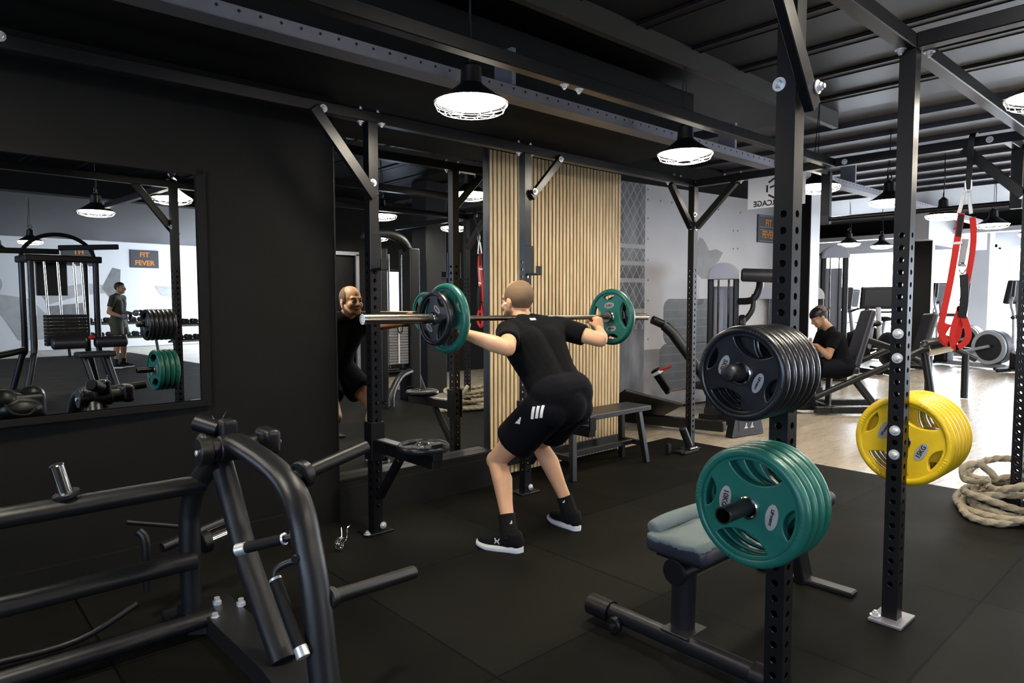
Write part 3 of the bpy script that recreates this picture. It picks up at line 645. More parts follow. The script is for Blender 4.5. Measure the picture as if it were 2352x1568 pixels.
one(PG, bp(2.055), faceX(.5), 'green plate on the near end of the barbell, inside the black one'); one(PB, bp(1.985), faceX(.95), 'black plate on the near end of the barbell')
one(PG, bp(3.365), faceX(-PI/2+.12), 'green plate on the far end of the barbell'); one(PB, bp(3.425), faceX(.3), 'black plate on the far end of the barbell, behind the green one')
one(PB, (2.0, 2.905, .52+.041+.0195), (0, 0, .4), 'black plate lying flat on the spotter arm by the tall mirror'); one(PB, (3.2, 2.95, .52+.041+.0195), (0, 0, 1.1), 'black plate lying flat on the spotter arm behind the lifter, seen in the tall mirror')
# barbell
t = thing('barbell', 'steel barbell held across the shoulders of the squatting lifter', 'barbell', bp(2.65))
part('shaft', MB().cyl(bp(2.1), bp(3.32), .0142, n=20), M_bar, t)
d_ = (BB-BA).normalized()
for a, b, c in ((BA, bp(2.085), 1), (BB, bp(3.335), -1)):
    s = part('sleeve', MB().cyl(a, b, .0245, n=28, bev=.002), mat('brushed_sleeve', (.5, .44, .36), .24, 1.), t)
    part('end_ring', MB().torus_prof(a, d_, [(.0252, -.002), (.0252, .004), (.019, .004), (.019, -.002)], 28), M_chrome, s)
    part('collar', MB().cyl(b, b+d_*(.022*c), .037, n=28, bev=.003), M_bar, s)
# ---------------------------------------------------------------- people
UP = Vector((0, 0, 1))
def hand(mb, wr, a, n, side, curls, sc=1.):
    a = Vector(a).normalized(); n = Vector(n); n = (n-a*n.dot(a)).normalized(); s = a.cross(n)
    for i, (off, ln) in enumerate(((-.031, .85), (-.0105, 1.), (.0105, .95), (.031, .74))):
        off *= -side; b = wr+a*(.084*sc-(.006 if i in (0, 3) else 0))+s*off*sc
        mb.cap(wr+a*.012+s*off*.6*sc, b, .0165*sc, .0115*sc, 10)
        d = a.copy(); p = b
        for L, c, r0, r1 in ((.042, curls[0], .0098, .0092), (.027, curls[1], .0092, .0084), (.021, curls[2], .0084, .0072)):
            ax = a.cross(n); d = Matrix.Rotation(c, 3, ax) @ d
            q = p+d*L*ln*sc; mb.cap(p, q, r0*sc, r1*sc, 8); p = q
    tb = wr+a*.022+s*side*.026*sc; td = (a*.75+s*side*.65+n*.25).normalized(); q = tb+td*.04*sc
    mb.cap(tb, q, .0145*sc, .0115*sc, 8); td = (td+n*.9-s*side*.45).normalized(); q2 = q+td*.03*sc; mb.cap(q, q2, .011*sc, .0095*sc, 8)
    td = (td+n*.5-s*side*.5).normalized(); mb.cap(q2, q2+td*.022*sc, .0095*sc, .008*sc, 8)
def shoe(parent, an, toe, fl=0., msole=None, mup=None, logo=True):
    toe = Vector((toe[0], toe[1], 0)).normalized(); x = toe.cross(UP); M = Matrix((x, toe, UP)).transposed().to_4x4(); M.translation = Vector((an.x, an.y, fl))
    def wdt(t): return .033+.0165*math.sin(min(1, max(0, (t-.25)/.75))*PI*.62)-(.003*math.sin(t*PI*2) if t < .5 else 0)
    n = 20; L0, L1 = -.082, .205; pts = []
    for sg in (1, -1):
        for i in range(n+1):
            t = i/n if sg == 1 else 1-i/n; yy = L0+(L1-L0)*t; e = 1-abs(2*t-1)**5; pts.append((sg*wdt(t)*max(e, .0)**.5, yy, t))
    mb = MB(); N = len(pts)
    rows = []
    for zf, sc in ((0, .93), (.35, 1.04), (.8, 1.03), (1, .97)):
        rows.append([Vector((px*sc, py*(1+.02*(sc-1)), (.016*max(0, t-.72)/.28 if t > .72 else .006*max(0, .12-t)/.12)*(1-zf*.3) + zf*(.036-.012*t))) for px, py, t in pts])
    vs = [p for r in rows for p in r]; fs = [(k*N+i, k*N+(i+1) % N, (k+1)*N+(i+1) % N, (k+1)*N+i) for k in range(3) for i in range(N)] + [tuple(range(N))[::-1], tuple(range(3*N, 4*N))]
    mb.add(vs, fs).xf(M); s = part('sole', mb, msole or M_sole, parent)
    u = MB().ell((0, -.04, .058), (.036, .044, .046)).ell((0, .02, .052), (.04, .08, .042)).cap((0, -.035, .085), (0, .075, .055), .039, .036).ell((0, .12, .042), (.042, .075, .032)).cyl((0, -.018, .05), (0, -.02, .108), .044, .046)
    u.xf(M); me = blob(u, 'shoe', mup or M_shoe, .006, 5, loc=wloc(parent)); sh = mpart('shoe', me, parent)
    lc = MB()
    for k in range(5): lc.tube([M @ Vector((-.02, .02+k*.022, .092-k*.008)), M @ Vector((0, .026+k*.022, .1-k*.008)), M @ Vector((.02, .02+k*.022, .092-k*.008))], .003, 6)
    part('lace', lc, M_dark, sh)
    return sh, M
def person(label, J, F, msk, mhair, mshirt, mshorts, msock, loc, bald=False, cap_=None, hands=None, hem=.58, sleeve=.62, voxel=.008, shoes=True, fl=0., face=True, headF=None, headU=None, group=None):
    t = thing('person', label, 'person', loc, group)
    F = Vector(F).normalized(); hf = Vector(headF or F).normalized(); hu = Vector(headU or UP); hx = hf.cross(hu).normalized(); hu = hx.cross(hf)
    HM = Matrix((hx, hf, hu)).transposed(); H = J['head']
    def h(x, y, z): return H + HM @ Vector((x, y, z))
    lx = (J['shR']-J['shL']).normalized(); pel, neck = J['pel'], J['neck']; ch = pel+(neck-pel)*.68; wa = pel+(neck-pel)*.32
    def torso(mb, g, low=True):
        for s in (-1, 1):
            if low: mb.cap(pel+lx*s*.062, wa+lx*s*.05, .108+g, .098+g)
            mb.cap(wa+lx*s*.05, ch+lx*s*.072, .098+g, .106+g)
            mb.cap(ch+lx*s*.072, (J['shR'] if s > 0 else J['shL'])-lx*s*.035, .1+g, .062+g)
            mb.cap(neck-(neck-pel)*.04+lx*s*.02, (J['shR'] if s > 0 else J['shL'])-lx*s*.03, .055+g, .052+g)
        mb.cap(J['shL'], J['shR'], .056+g, .056+g)
    b = MB(); torso(b, -.012)
    for s, k in ((-1, 'L'), (1, 'R')):
        hp, kn, an, sh, el, wr = (J[q+k] for q in ('hp', 'kn', 'an', 'sh', 'el', 'wr'))
        b.cap(hp, kn, .088, .054); b.ell(kn+F*.008, (.05, .052, .055))
        bend = (hp-kn).normalized()+(an-kn).normalized(); back = (-F if bend.length < .05 else bend.normalized())
        back = (back-(an-kn).normalized()*back.dot((an-kn).normalized())).normalized()
        mid = kn+(an-kn)*.3+back*.022; b.cap(kn, mid, .049, .056); b.cap(mid, kn+(an-kn)*.62+back*.008, .056, .041); b.cap(kn+(an-kn)*.6+back*.008, an, .042, .031); b.cap(kn+(an-kn)*.2-back*.012, an, .036, .028)
        b.cap(an, an-UP*.025, .031, .027)
        b.cap(sh, el, .055, .041); b.cap(sh+(el-sh)*.35, sh+(el-sh)*.6, .05, .046); b.cap(el, el+(wr-el)*.3, .04, .044); b.cap(el+(wr-el)*.3, wr, .044, .027)
        if hands: hand(b, wr, hands[k][0], hands[k][1], hands[k][2], hands[k][3])
    b.cap(neck-(neck-pel)*.03, h(0, -.01, -.06), .06, .056)
    b.ell(h(0, -.012, .028), (.076, .097, .086), HM); b.ell(h(0, .028, -.035), (.062, .066, .078), HM); b.ell(h(0, .06, -.09), (.036, .03, .026), HM); b.ell(h(0, .04, -.045), (.056, .052, .055), HM)
    for s in (-1, 1):
        b.ell(h(s*.077, -.012, -.018), (.009, .021, .032), Matrix.Rotation(0, 3, 'Z') @ HM); b.cap(h(s*.062, -.004, -.05), h(s*.03, .065, -.088), .022, .02)
        b.ell(h(s*.032, .062, -.035), (.034, .028, .034), HM)
    b.cap(h(-.036, .078, .018), h(.036, .078, .018), .015, .015); b.cap(h(0, .086, .01), h(0, .108, -.032), .011, .0145); b.ell(h(-.012, .096, -.035), (.011, .011, .009), HM); b.ell(h(.012, .096, -.035), (.011, .011, .009), HM)
    b.cap(h(-.018, .084, -.062), h(.018, .084, -.062), .009, .009)
    body = mpart('body', blob(b, 'body', msk, voxel, 4, .5, wloc(t)), t)
    # hair / cap
    hm = MB().ell(h(0, -.012, .028), (.0795, .1005, .0895), HM, 90, 60); keep = []
    for f in hm.f:
        c = sum((hm.v[i] for i in f), Vector())/len(f); q = HM.transposed() @ (c-H)
        lim = .045 if q.y > .02 else -.075+.9*max(0, q.y+.02)
        if bald: ok = (q.y < .03-max(0, q.z-.06)*1.2) and q.z > -.075+max(0, q.y+.03)*1.3
        else: ok = q.z > (.05+(q.y-.03)*.35 if q.y > .02 else -.06+max(0, q.y+.03)*1.6)
        if ok: keep.append(f)
    hm.f = keep; part('hair', hm, mhair, t, ang=180)
    if cap_:
        cm = MB().ell(h(0, -.01, .035), (.088, .11, .092), HM, 28, 18); cm.f = [f for f in cm.f if (HM.transposed() @ (sum((cm.v[i] for i in f), Vector())/len(f)-H)).z > .03]
        part('cap', cm, M_dark if cap_ else M_dark, t, ang=180)
        br = MB().prism([(.065*math.cos(a), -.09-.09*math.sin(a)) for a in [PI*i/12 for i in range(13)]], h(0, 0, .035), hx, hf, hu, .006); part('cap_brim', br, M_camo, t)
        part('cap_panel', MB().ell(h(0, -.045, .05), (.074, .08, .084), HM), M_camo, t)
    if face:
        for s in (-1, 1):
            e = part('eye', MB().ell(h(s*.031, .083, -.002), (.0145, .012, .0085), HM, 14, 10), M_white, t); part('iris', MB().ell(h(s*.031, .0925, -.002), (.0062, .004, .0062), HM, 12, 8), M_dark, e)
            part('eyebrow', MB().tube([h(s*.014, .0935, .018), h(s*.033, .0915, .024), h(s*.052, .079, .018)], [.003, .0045, .0025], 8), mhair, t)
        part('lips', MB().tube([h(-.025, .085, -.066), h(-.01, .0935, -.0625), h(0, .0935, -.064), h(.01, .0935, -.0625), h(.025, .085, -.066)], [.002, .0042, .0045, .0042, .002], 8), mat('lip', (.36, .14, .11), .5), t)
    # clothes
    c = MB(); torso(c, .014)
    for k in 'LR':
        sh, el = J['sh'+k], J['el'+k]; c.cap(sh, sh+(el-sh)*.25, .066, .066); c.cyl(sh+(el-sh)*.05, sh+(el-sh)*sleeve, .068, .062)
    shirt = mpart('shirt', blob(c, 'shirt', mshirt, max(voxel, .0065), 6, .5, wloc(t)), t)
    c = MB(); c.cap(pel-lx*.07+UP*.03, pel+lx*.07+UP*.03, .125, .125); c.cap(pel-UP*.02-F*.02, pel-UP*.07+F*.03, .125, .11)
    for s, k in ((-1, 'L'), (1, 'R')):
        hp, kn = J['hp'+k], J['kn'+k]; c.ell(hp-F*.04-UP*.0, (.105, .105, .1)); c.cap(hp, hp+(kn-hp)*.3, .118, .116); c.cyl(hp, hp+(kn-hp)*hem, .118, .119)
    shorts = mpart('shorts', blob(c, 'shorts', mshorts, max(voxel, .0065), 14, .5, wloc(t)), t)
    out = dict(t=t, body=body, shirt=shirt, shorts=shorts, h=h, HM=HM)
    if shoes:
        for k in 'LR':
            kn, an = J['kn'+k], J['an'+k]; u = (kn-an).normalized()
            sk = MB().rev(an-UP*.04, (an+u*.085)-(an-UP*.04), [(.049, 0), (.049, .03), (.0475, .06), (.0465, .1), (.0475, .122), (.0475, .132), (.034, .132)], 20); out['sock'+k] = part('sock', sk, msock, t)
            out['shoe'+k], out['shoeM'+k] = shoe(t, an, J['toe'+k], fl)
    return out
V = Vector
def decal(host, p, d, up, polys, m, name, parent=None, lift=.0035):
    me = host.data; o = wloc(host); bv = BVHTree.FromPolygons([v.co+o for v in me.vertices], [tuple(q.vertices) for q in me.polygons])
    d = Vector(d).normalized(); hit = bv.ray_cast(Vector(p), d, 12)
    if hit[0] is None: return None
    p, nrm = hit[0], hit[1]; nrm = -nrm if nrm.dot(d) > 0 else nrm
    x = Vector(up).cross(nrm).normalized(); y = nrm.cross(x); mb = MB()
    def proj(a, b, lf):
        q = p+x*a+y*b; hh = bv.ray_cast(q+nrm*.05, -nrm, .2); return (hh[0] if hh[0] else q)+nrm*lf
    for poly in polys:
        n = len(poly); vs = []
        if n == 4:
            q6 = 6; P = [V((a, b, 0)) for a, b in poly]; vs = []
            for lf in (lift, -.001):
                for i in range(q6+1):
                    for j in range(q6+1): q = P[0].lerp(P[1], i/q6).lerp(P[3].lerp(P[2], i/q6), j/q6); vs.append(proj(q.x, q.y, lf))
            k = (q6+1)**2; fs = []
            for i in range(q6):
                for j in range(q6): a = i*(q6+1)+j; f = (a, a+1, a+q6+2, a+q6+1); fs += [f[::-1], tuple(k+r for r in f)]
            bd = [i*(q6+1) for i in range(q6+1)]+[q6*(q6+1)+j for j in range(1, q6+1)]+[i*(q6+1)+q6 for i in range(q6-1, -1, -1)]+[j for j in range(q6-1, 0, -1)]
            fs += [(a, b, k+b, k+a) for a, b in zip(bd, bd[1:]+bd[:1])]; mb.add(vs, fs); continue
        for lf in (lift, .0):
            for a, b in poly:
                q = p+x*a+y*b; hh = bv.ray_cast(q+nrm*.05, -nrm, .2); vs.append((hh[0] if hh[0] else q)+nrm*lf)
        mb.add(vs, [tuple(range(n)), tuple(range(n, 2*n))[::-1]]+[(i, n+i, n+(i+1) % n, (i+1) % n) for i in range(n)])
    return part(name, mb, m, parent or host, sm=False)
# lifter in a half squat, bar across the shoulders, facing the mirror wall
J = dict(pel=V((2.61, 2.49, .815)), neck=V((2.61, 2.785, 1.225)), head=V((2.612, 2.84, 1.348)),
 shL=V((2.455, 2.745, 1.172)), elL=V((2.245, 2.515, 1.108)), wrL=V((2.132, 2.724, 1.178)), shR=V((2.855, 2.735, 1.185)), elR=V((2.94, 2.50, 1.122)), wrR=V((3.20, 2.724, 1.156)),
 hpL=V((2.51, 2.52, .765)), knL=V((2.455, 2.85, .445)), anL=V((2.375, 2.645, .105)), hpR=V((2.70, 2.52, .765)), knR=V((2.795, 2.86, .495)), anR=V((2.885, 2.67, .105)),
 toeL=V((-.38, .92, 0)), toeR=V((.12, .99, 0)))
G = (1.05, 1.25, 1.15)
man = person('crop-haired person in black shirt, shorts and white-soled trainers squatting under the barbell', J, (0, 1, 0), M_skin, M_hair, M_shirt, M_short, M_shoe, (2.55, 2.6, 0), bald=True, voxel=.0062,
 hands=dict(L=((0, .24, .97), (0, 1, 0), -1, G), R=((0, .24, .97), (0, 1, 0), 1, G)), headF=(.05, 1, -.02), hem=.6)
CAM = V((0, 0, CAMZ))
def camdir(u, v): return (at(u, v, 1)-CAM).normalized()
T = man['t']
part('wristwatch', MB().tube(arc(J['wrR']-V((0, .006, .02)), .031, 0, 2*PI, 20, (1, 0, 0), (0, 1, .1))[:-1], .008, 8, 1.6, closed=True), M_dark, T)
eh = man['h']; part('earbud', MB().ell(eh(-.085, .004, -.02), (.008, .009, .009)).cap(eh(-.087, .008, -.022), eh(-.084, .016, -.05), .0045, .0035, 10), M_inkw, T)
cf = camdir(1232, 947)
decal(man['shorts'], CAM, cf, (-.12, 0, 1), [[(-.034+k*.026+q, -.035+k*.004), (-.018+k*.026+q, -.035+k*.004), (-.006+k*.026+q, .03+k*.004), (-.022+k*.026+q, .03+k*.004)] for k, q in ((0, 0), (1, 0), (2, 0))], M_inkw, 'stripe_mark')
tri = lambda s: [[(-.02*s+k*.0135*s, -.02*s), (-.011*s+k*.0135*s, -.02*s), (.001*s+k*.0105*s, (-.006+k*.013)*s), (-.008*s+k*.0105*s, (-.006+k*.013)*s)] for k in (0, 1, 2)]
decal(man['shorts'], CAM, camdir(1190, 965), (0, 0, 1), tri(.9), M_inkw, 'logo_mark')
decal(man['sockL'], CAM, camdir(1173, 1199), (0, 0, 1), tri(.42), M_inkw, 'logo_mark', lift=.002)
decal(man['sockR'], CAM, camdir(1294, 1151), (0, 0, 1), tri(.4), M_inkw, 'logo_mark', lift=.002)
decal(man['shirt'], CAM, camdir(1327, 910), (0, 0, 1), [[(-.02+.007*math.cos(a), .008*math.sin(a)) for a in [PI*2*i/10 for i in range(10)]], [(-.01, -.004), (.022, .0), (.022, .006), (-.01, .003)]], M_inkw, 'logo_mark')
def ua(s):
    e = []
    for sg in (1, -1):
        e.append([(x*s, y*s*sg) for x, y in ((-.018, .016), (-.012, .016), (-.008, .006), (.008, .006), (.012, .016), (.018, .016), (.012, .002), (-.012, .002))])
    return e
sm_ = man['shoeML']; ctr = sm_ @ V((-.06, .06, .05)); decal(man['shoeL'], ctr, (sm_.to_3x3() @ V((1, 0, .25))), (0, 0, 1), ua(.9), M_inkw, 'logo_mark')
decal(man['shirt'], V((2.61, 2.4, 1.235)), (0, 1, .02), (0, 0, 1), [[(-.02, -.008), (.02, -.008), (.02, .008), (-.02, .008)]], M_inkw, 'collar_tag')
# seated person on the plate machine by the windows
D = 8.2; sF = V((-.741, .671, 0)); sL = V((-.671, -.741, 0))
def sp(u, v, lat=0): return at(u, v, D)+sL*lat
pl = sp(1930, 838); nk = sp(1907, 757); hd = sp(1881, 728)
J2 = dict(pel=pl, neck=nk, head=hd, shL=sp(1902, 770, .17), elL=sp(1885, 815, .2), wrL=sp(1868, 792, .1), shR=sp(1902, 770, -.17), elR=sp(1885, 815, -.2), wrR=sp(1864, 795, -.08),
 hpL=pl+sL*.09-UP*.03, hpR=pl-sL*.09-UP*.03, knL=pl+sL*.14+sF*.42-UP*.02, knR=pl-sL*.14+sF*.42-UP*.02, anL=pl+sL*.14+sF*.40, anR=pl-sL*.14+sF*.40, toeL=sF, toeR=sF)
J2['anL'].z = J2['anR'].z = .1
person('seated person in black shirt and camouflage cap bending forward on the incline machine', J2, sF, M_skin2, M_hair2, M_shirt, M_short, M_shoe, (pl.x, pl.y, 0), cap_=True, voxel=.011, hem=.8, face=False,
 hands=dict(L=(sF+UP*.3, UP, 1, (.9, .9, .6)), R=(sF+UP*.3, UP, -1, (.9, .9, .6))), headF=sF-UP*.55, fl=0.)
# person with dumbbells, seen in the left mirror
dF = V((.741, .671, 0)); dL = V((-.671, .741, 0)); O = V((4.05, -7.7, 0))
def dp(l, f, z): return O+dL*l+dF*f+UP*z
J3 = dict(pel=dp(0, 0, .95), neck=dp(0, .0, 1.46), head=dp(0, .05, 1.605), shL=dp(.19, 0, 1.4), shR=dp(-.19, 0, 1.4), elL=dp(.25, -.06, 1.12), elR=dp(-.25, -.06, 1.12), wrL=dp(.22, .18, 1.03), wrR=dp(-.22, .19, 1.08),
 hpL=dp(.09, 0, .9), hpR=dp(-.09, 0, .9), knL=dp(.11, .03, .49), knR=dp(-.1, .05, .49), anL=dp(.12, -.03, .1), anR=dp(-.11, .02, .1), toeL=dF, toeR=dF)
person('person in olive shirt and shorts curling two dumbbells, seen in the left mirror', J3, dF, M_skin2, M_hair2, M_olive, M_olive2, M_dark, (O.x, O.y, 0), voxel=.011, face=False,
 hands=dict(L=(dF, UP, -1, G), R=(dF, UP, 1, G)))
# dumbbells
def make_dumbbell(name='dumbbell'):
    t = thing(name, '', 'dumbbell', (0, 0, 0), 'dumbbells')
    part('handle', MB().cyl((-.065, 0, 0), (.065, 0, 0), .016, n=12), M_chrome, t, world=False)
    for s in (-1, 1): part('head', MB().cyl((s*.06, 0, 0), (s*.13, 0, 0), .062, n=20, bev=.01), M_black, t, world=False)
    return t
DB = make_dumbbell(); DB.location = dp(.22, .275, 1.045); DB.rotation_euler = (0, 0, math.atan2(dL.y, dL.x)); DB['label'] = 'dumbbell in the left hand of the olive-shirted person'
dup(DB, dp(-.22, .285, 1.10), None, 'dumbbell in the right hand of the olive-shirted person')
# ---------------------------------------------------------------- charcoal plate-loaded machine, lower left
def machine():
    t = thing('plate_loaded_machine', 'large charcoal plate-loaded machine with curved lever arm in the lower left', 'gym machine', (.9, 2.7, 0))
    A = V((.95, 2.72, .765))
    ax = part('pivot_axle', MB().cyl((.90, 2.72, .765), (1.0, 2.72, .765), .052, n=24, bev=.004).cyl((.87, 2.72, .765), (.9, 2.72, .765), .045, n=24).cyl((1.0, 2.72, .765), (1.06, 2.72, .765), .04, n=24), M_mach, t)
    part('end_cap', MB().cyl((.822, 2.72, .765), (.87, 2.72, .765), .056, n=32, bev=.004).ell((.845, 2.735, .79), (.024, .04, .045)), M_mach, t)
    part('cap_bolt', MB().cyl((.812, 2.715, .762), (.823, 2.715, .762), .012, n=12, bev=.003), M_zinc, t)
    part('bearing_block', MB().box((1.09, 2.70, .775), (.07, .13, .11), bev=.025), M_mach, t); part('block_bolt', MB().cyl((1.125, 2.68, .77), (1.135, 2.68, .77), .009, n=10), M_zinc, t)
    part('stop_pad', MB().cyl((.93, 2.78, .83), (.86, 2.86, .86), .034, n=20, bev=.006).box((.95, 2.76, .83), (.07, .07, .09), bev=.02), M_dark, t)
    arm = smooth_path([(.952, 2.72, .785), (.952, 2.60, .785), (.955, 2.42, .768), (.957, 2.27, .742), (.958, 2.17, .70), (.957, 2.10, .63), (.955, 2.06, .55), (.953, 2.02, .46), (.952, 1.985, .33), (.95, 1.955, .19), (.95, 1.935, .10)], 5)
    part('lever_arm', MB().tube(arm, .038, 20, 1.3, (1, 0, 0)), M_mach, t)
    st = smooth_path([(.93, 2.78, .70), (.935, 2.70, .58), (.94, 2.56, .37), (.945, 2.40, .21), (.95, 2.26, .075)], 5)
    part('front_strut', MB().tube(st, .036, 18, 1.25, (1, 0, 0)), M_mach, t)
    post = smooth_path([(.90, 2.76, .72), (.885, 2.83, .66), (.865, 2.90, .58), (.85, 2.93, .48), (.845, 2.93, .35), (.845, 2.93, .06)], 5)
    part('rear_post', MB().tube(post, .042, 18, 1.0), M_mach, t)
    part('upper_rail', MB().tube([(.88, 2.86, .605), (-.6, 2.86, .605)], .036, 18, 1.45, (0, 1, 0)), M_mach, t)
    part('lower_rail', MB().tube([(.85, 2.89, .285), (-.6, 2.89, .285)], .036, 18, 1.45, (0, 1, 0)), M_mach, t)
    part('floor_rail', MB().tube([(.90, 2.82, .055), (-.6, 2.82, .055)], .032, 16, 1.3, (0, 1, 0)), M_mach, t)
    bs = MB().prism([(.80, 2.98), (1.0, 2.98), (1.0, 2.80), (1.02, 2.25), (1.05, 1.9), (.84, 1.9), (.87, 2.25), (.86, 2.80), (.80, 2.84)], (0, 0, .0), (1, 0, 0), (0, 1, 0), (0, 0, 1), .075)
    part('base_foot', bs, M_mach, t)
    part('foot_plate', MB().box((.86, 2.99, .02), (.2, .16, .03), bev=.008), M_mach, t)
    for p in ((.93, 2.88, .075), (1.0, 2.80, .075), (.885, 2.77, .06)): part('base_bolt', MB().cyl(p, V(p)+UP*.03, .012, n=8).cyl(p, V(p)+UP*.016, .018, n=6), M_zinc, t)
    # chrome peg standing on the upper rail
    p = part('plate_peg', MB().cyl((.41, 2.86, .655), (.385, 2.86, .765), .0245, n=24, bev=.003), M_chrome, t)
    part('peg_collar', MB().cyl((.414, 2.86, .640), (.409, 2.86, .66), .044, n=24, bev=.004), M_dark, p)
    # two dark loading horns on the lever
    for a, b in (((.985, 2.215, .735), (1.33, 2.33, .775)), ((.965, 1.99, .38), (1.42, 2.14, .302))):
        a, b = V(a), V(b); d = (b-a).normalized()
        q = part('plate_horn', MB().cyl(a, b, .0255, n=24, bev=.003), M_dark, t)
        part('horn_collar', MB().cyl(a+d*.02, a+d*.055, .05 if a.z > .6 else .036, n=24, bev=.005), M_mach, q)
    # grips
    a, b = V((.945, 2.10, .572)), V((.80, 2.265, .513)); d = (b-a).normalized(); L = (b-a).length
    g = part('grip', MB().cyl(a+d*.05, b, .0185, n=20), M_rubber, t); part('grip_stem', MB().cyl(a, a+d*.06, .013, n=16), M_mach, g)
    part('grip_ferrule', MB().cyl(a+d*.05, a+d*.058, .02, n=20), M_zinc, g); part('grip_end', MB().cyl(b-d*.035, b+d*.002, .0205, n=24, bev=.002), M_zinc, g)
    pth = smooth_path([(.945, 2.06, .50), (.91, 2.10, .49), (.875, 2.12, .47), (.865, 2.11, .44)], 5); e0, e1 = V((.865, 2.11, .445)), V((.878, 1.935, .245)); d = (e1-e0).normalized()
    g = part('grip', MB().cyl(e0, e1, .0195, n=20), M_rubber, t); part('grip_stem', MB().tube(pth, .0125, 14), M_mach, g)
    part('grip_ferrule', MB().cyl(e0, e0+d*.008, .0205, n=20), M_zinc, g); part('grip_end', MB().cyl(e1-d*.035, e1, .0215, n=24, bev=.002), M_zinc, g)
    for z, y in ((.52, 2.045), (.25, 1.97)): part('rubber_stop', MB().cyl((.915, y, z), (.90, y-.012, z), .016, n=14, bev=.004), M_dark, t)
    for (pts, r) in (([(.66, 3.15, .42), (.93, 3.2, .32), (1.0, 3.2, .26), (.8, 3.18, .16)], .010), ([(.70, 3.12, .38), (.72, 3.1, .33), (.72, 3.1, .12)], .018), ([(.66, 3.0, .12), (.45, 3.02, .03), (.2, 3.03, .03)], .012)):
        part('link_rod', MB().tube(smooth_path(pts, 5), r, 12), M_mach, t)
    q = part('plate_peg', MB().cyl((1.0, 3.18, .252), (1.14, 3.2, .272), .0245, n=24, bev=.003), M_chrome, t); part('peg_collar', MB().cyl((.965, 3.175, .247), (1.0, 3.18, .252), .05, n=24, bev=.004), M_dark, q)
    part('link_tube', MB().cyl((.80, 3.17, .27), (1.1, 3.24, .31), .022, n=16), M_mach, t)
machine()
# spring collars
def spring(p, rz, label, s=1.):
    t = thing('spring_collar', label, 'spring clip', p, 'spring clips')
    c = MB(); pts = [(.027*math.cos(a), .010*(i/60-.5)*3, .027*math.sin(a)+.03) for i, a in enumerate([2*PI*3*k/60 for k in range(61)])]
    c.tube(pts, .0032, 8); part('coil', c, M_chrome, t, world=False)
    hb = MB().tube(smooth_path([(.027, -.015, .03), (.04, -.02, .06), (.02, -.03, .10), (.05, -.03, .105)], 4), .003, 8).tube(smooth_path([(.027, .015, .03), (.055, .02, .045), (.07, .03, .08)], 4), .003, 8)
    part('handle', hb, M_chrome, t, world=False); t.rotation_euler = (0, 0, rz); t.scale = (s,)*3
spring((1.70, 3.27, .004), .6, 'chrome spring collar lying on the floor left of the rack upright', 1.15)
spring((.95, 2.78, .83), 2., 'chrome spring collar sitting on top of the charcoal machine', .7)
# ---------------------------------------------------------------- flat bench with towel
def flat_bench():
    t = thing('flat_bench', 'low flat bench with black padding in the right foreground', 'bench', (2.6, 1.4, 0))
    w0, w1 = 1.275, 1.535
    pad = MB().box((2.63, 1.405, .425), (1.12, .27, .07), bev=.028); part('pad', pad, M_pad, t)
    part('pad_board', MB().box((2.63, 1.405, .385), (1.06, .2, .02), bev=.005), M_dark, t)
    part('main_rail', MB().tube([(2.10, 1.415, .335), (3.02, 1.405, .335)], .032, 16, 1.5, (0, 1, 0)), M_mach, t)
    part('rail_cap', MB().rev((2.10, 1.415, .335), (-1, 0, 0), [(.05, 0), (.05, .006), (.045, .012)], 24), M_dark, t)
    part('front_post', MB().tube([(2.17, 1.42, .34), (2.185, 1.435, .07)], .05, 22, .75, (1, 0, 0)), M_mach, t)
    part('cross_foot', MB().tube([(2.13, 1.80, .06), (2.13, 1.02, .06)], .036, 18, .8, (1, 0, 0)), M_mach, t)
    for y in (1.79, 1.05):
        f = part('foot_sleeve', MB().tube([(2.13, y+.06, .058), (2.13, y-.05, .058)], .046, 20, .95), M_dark, t)
        part('transport_wheel', MB().cyl((2.10, y-.10, .035), (2.075, y-.10, .035), .034, n=24, bev=.006), M_dark, f); part('wheel_axle', MB().cyl((2.073, y-.10, .035), (2.068, y-.10, .035), .011, n=12), M_chrome, f)
    part('weld_plate', MB().box((2.17, 1.42, .093), (.14, .12, .008), bev=.002), M_mach, t)
    part('rear_leg', MB().bar((3.02, 1.405, .335), (3.15, 1.40, .015), .09, .05, (0, 1, 0), .006), M_mach, t); part('rear_foot', MB().box((3.16, 1.40, .012), (.07, .46, .024), bev=.006), M_mach, t)
flat_bench()
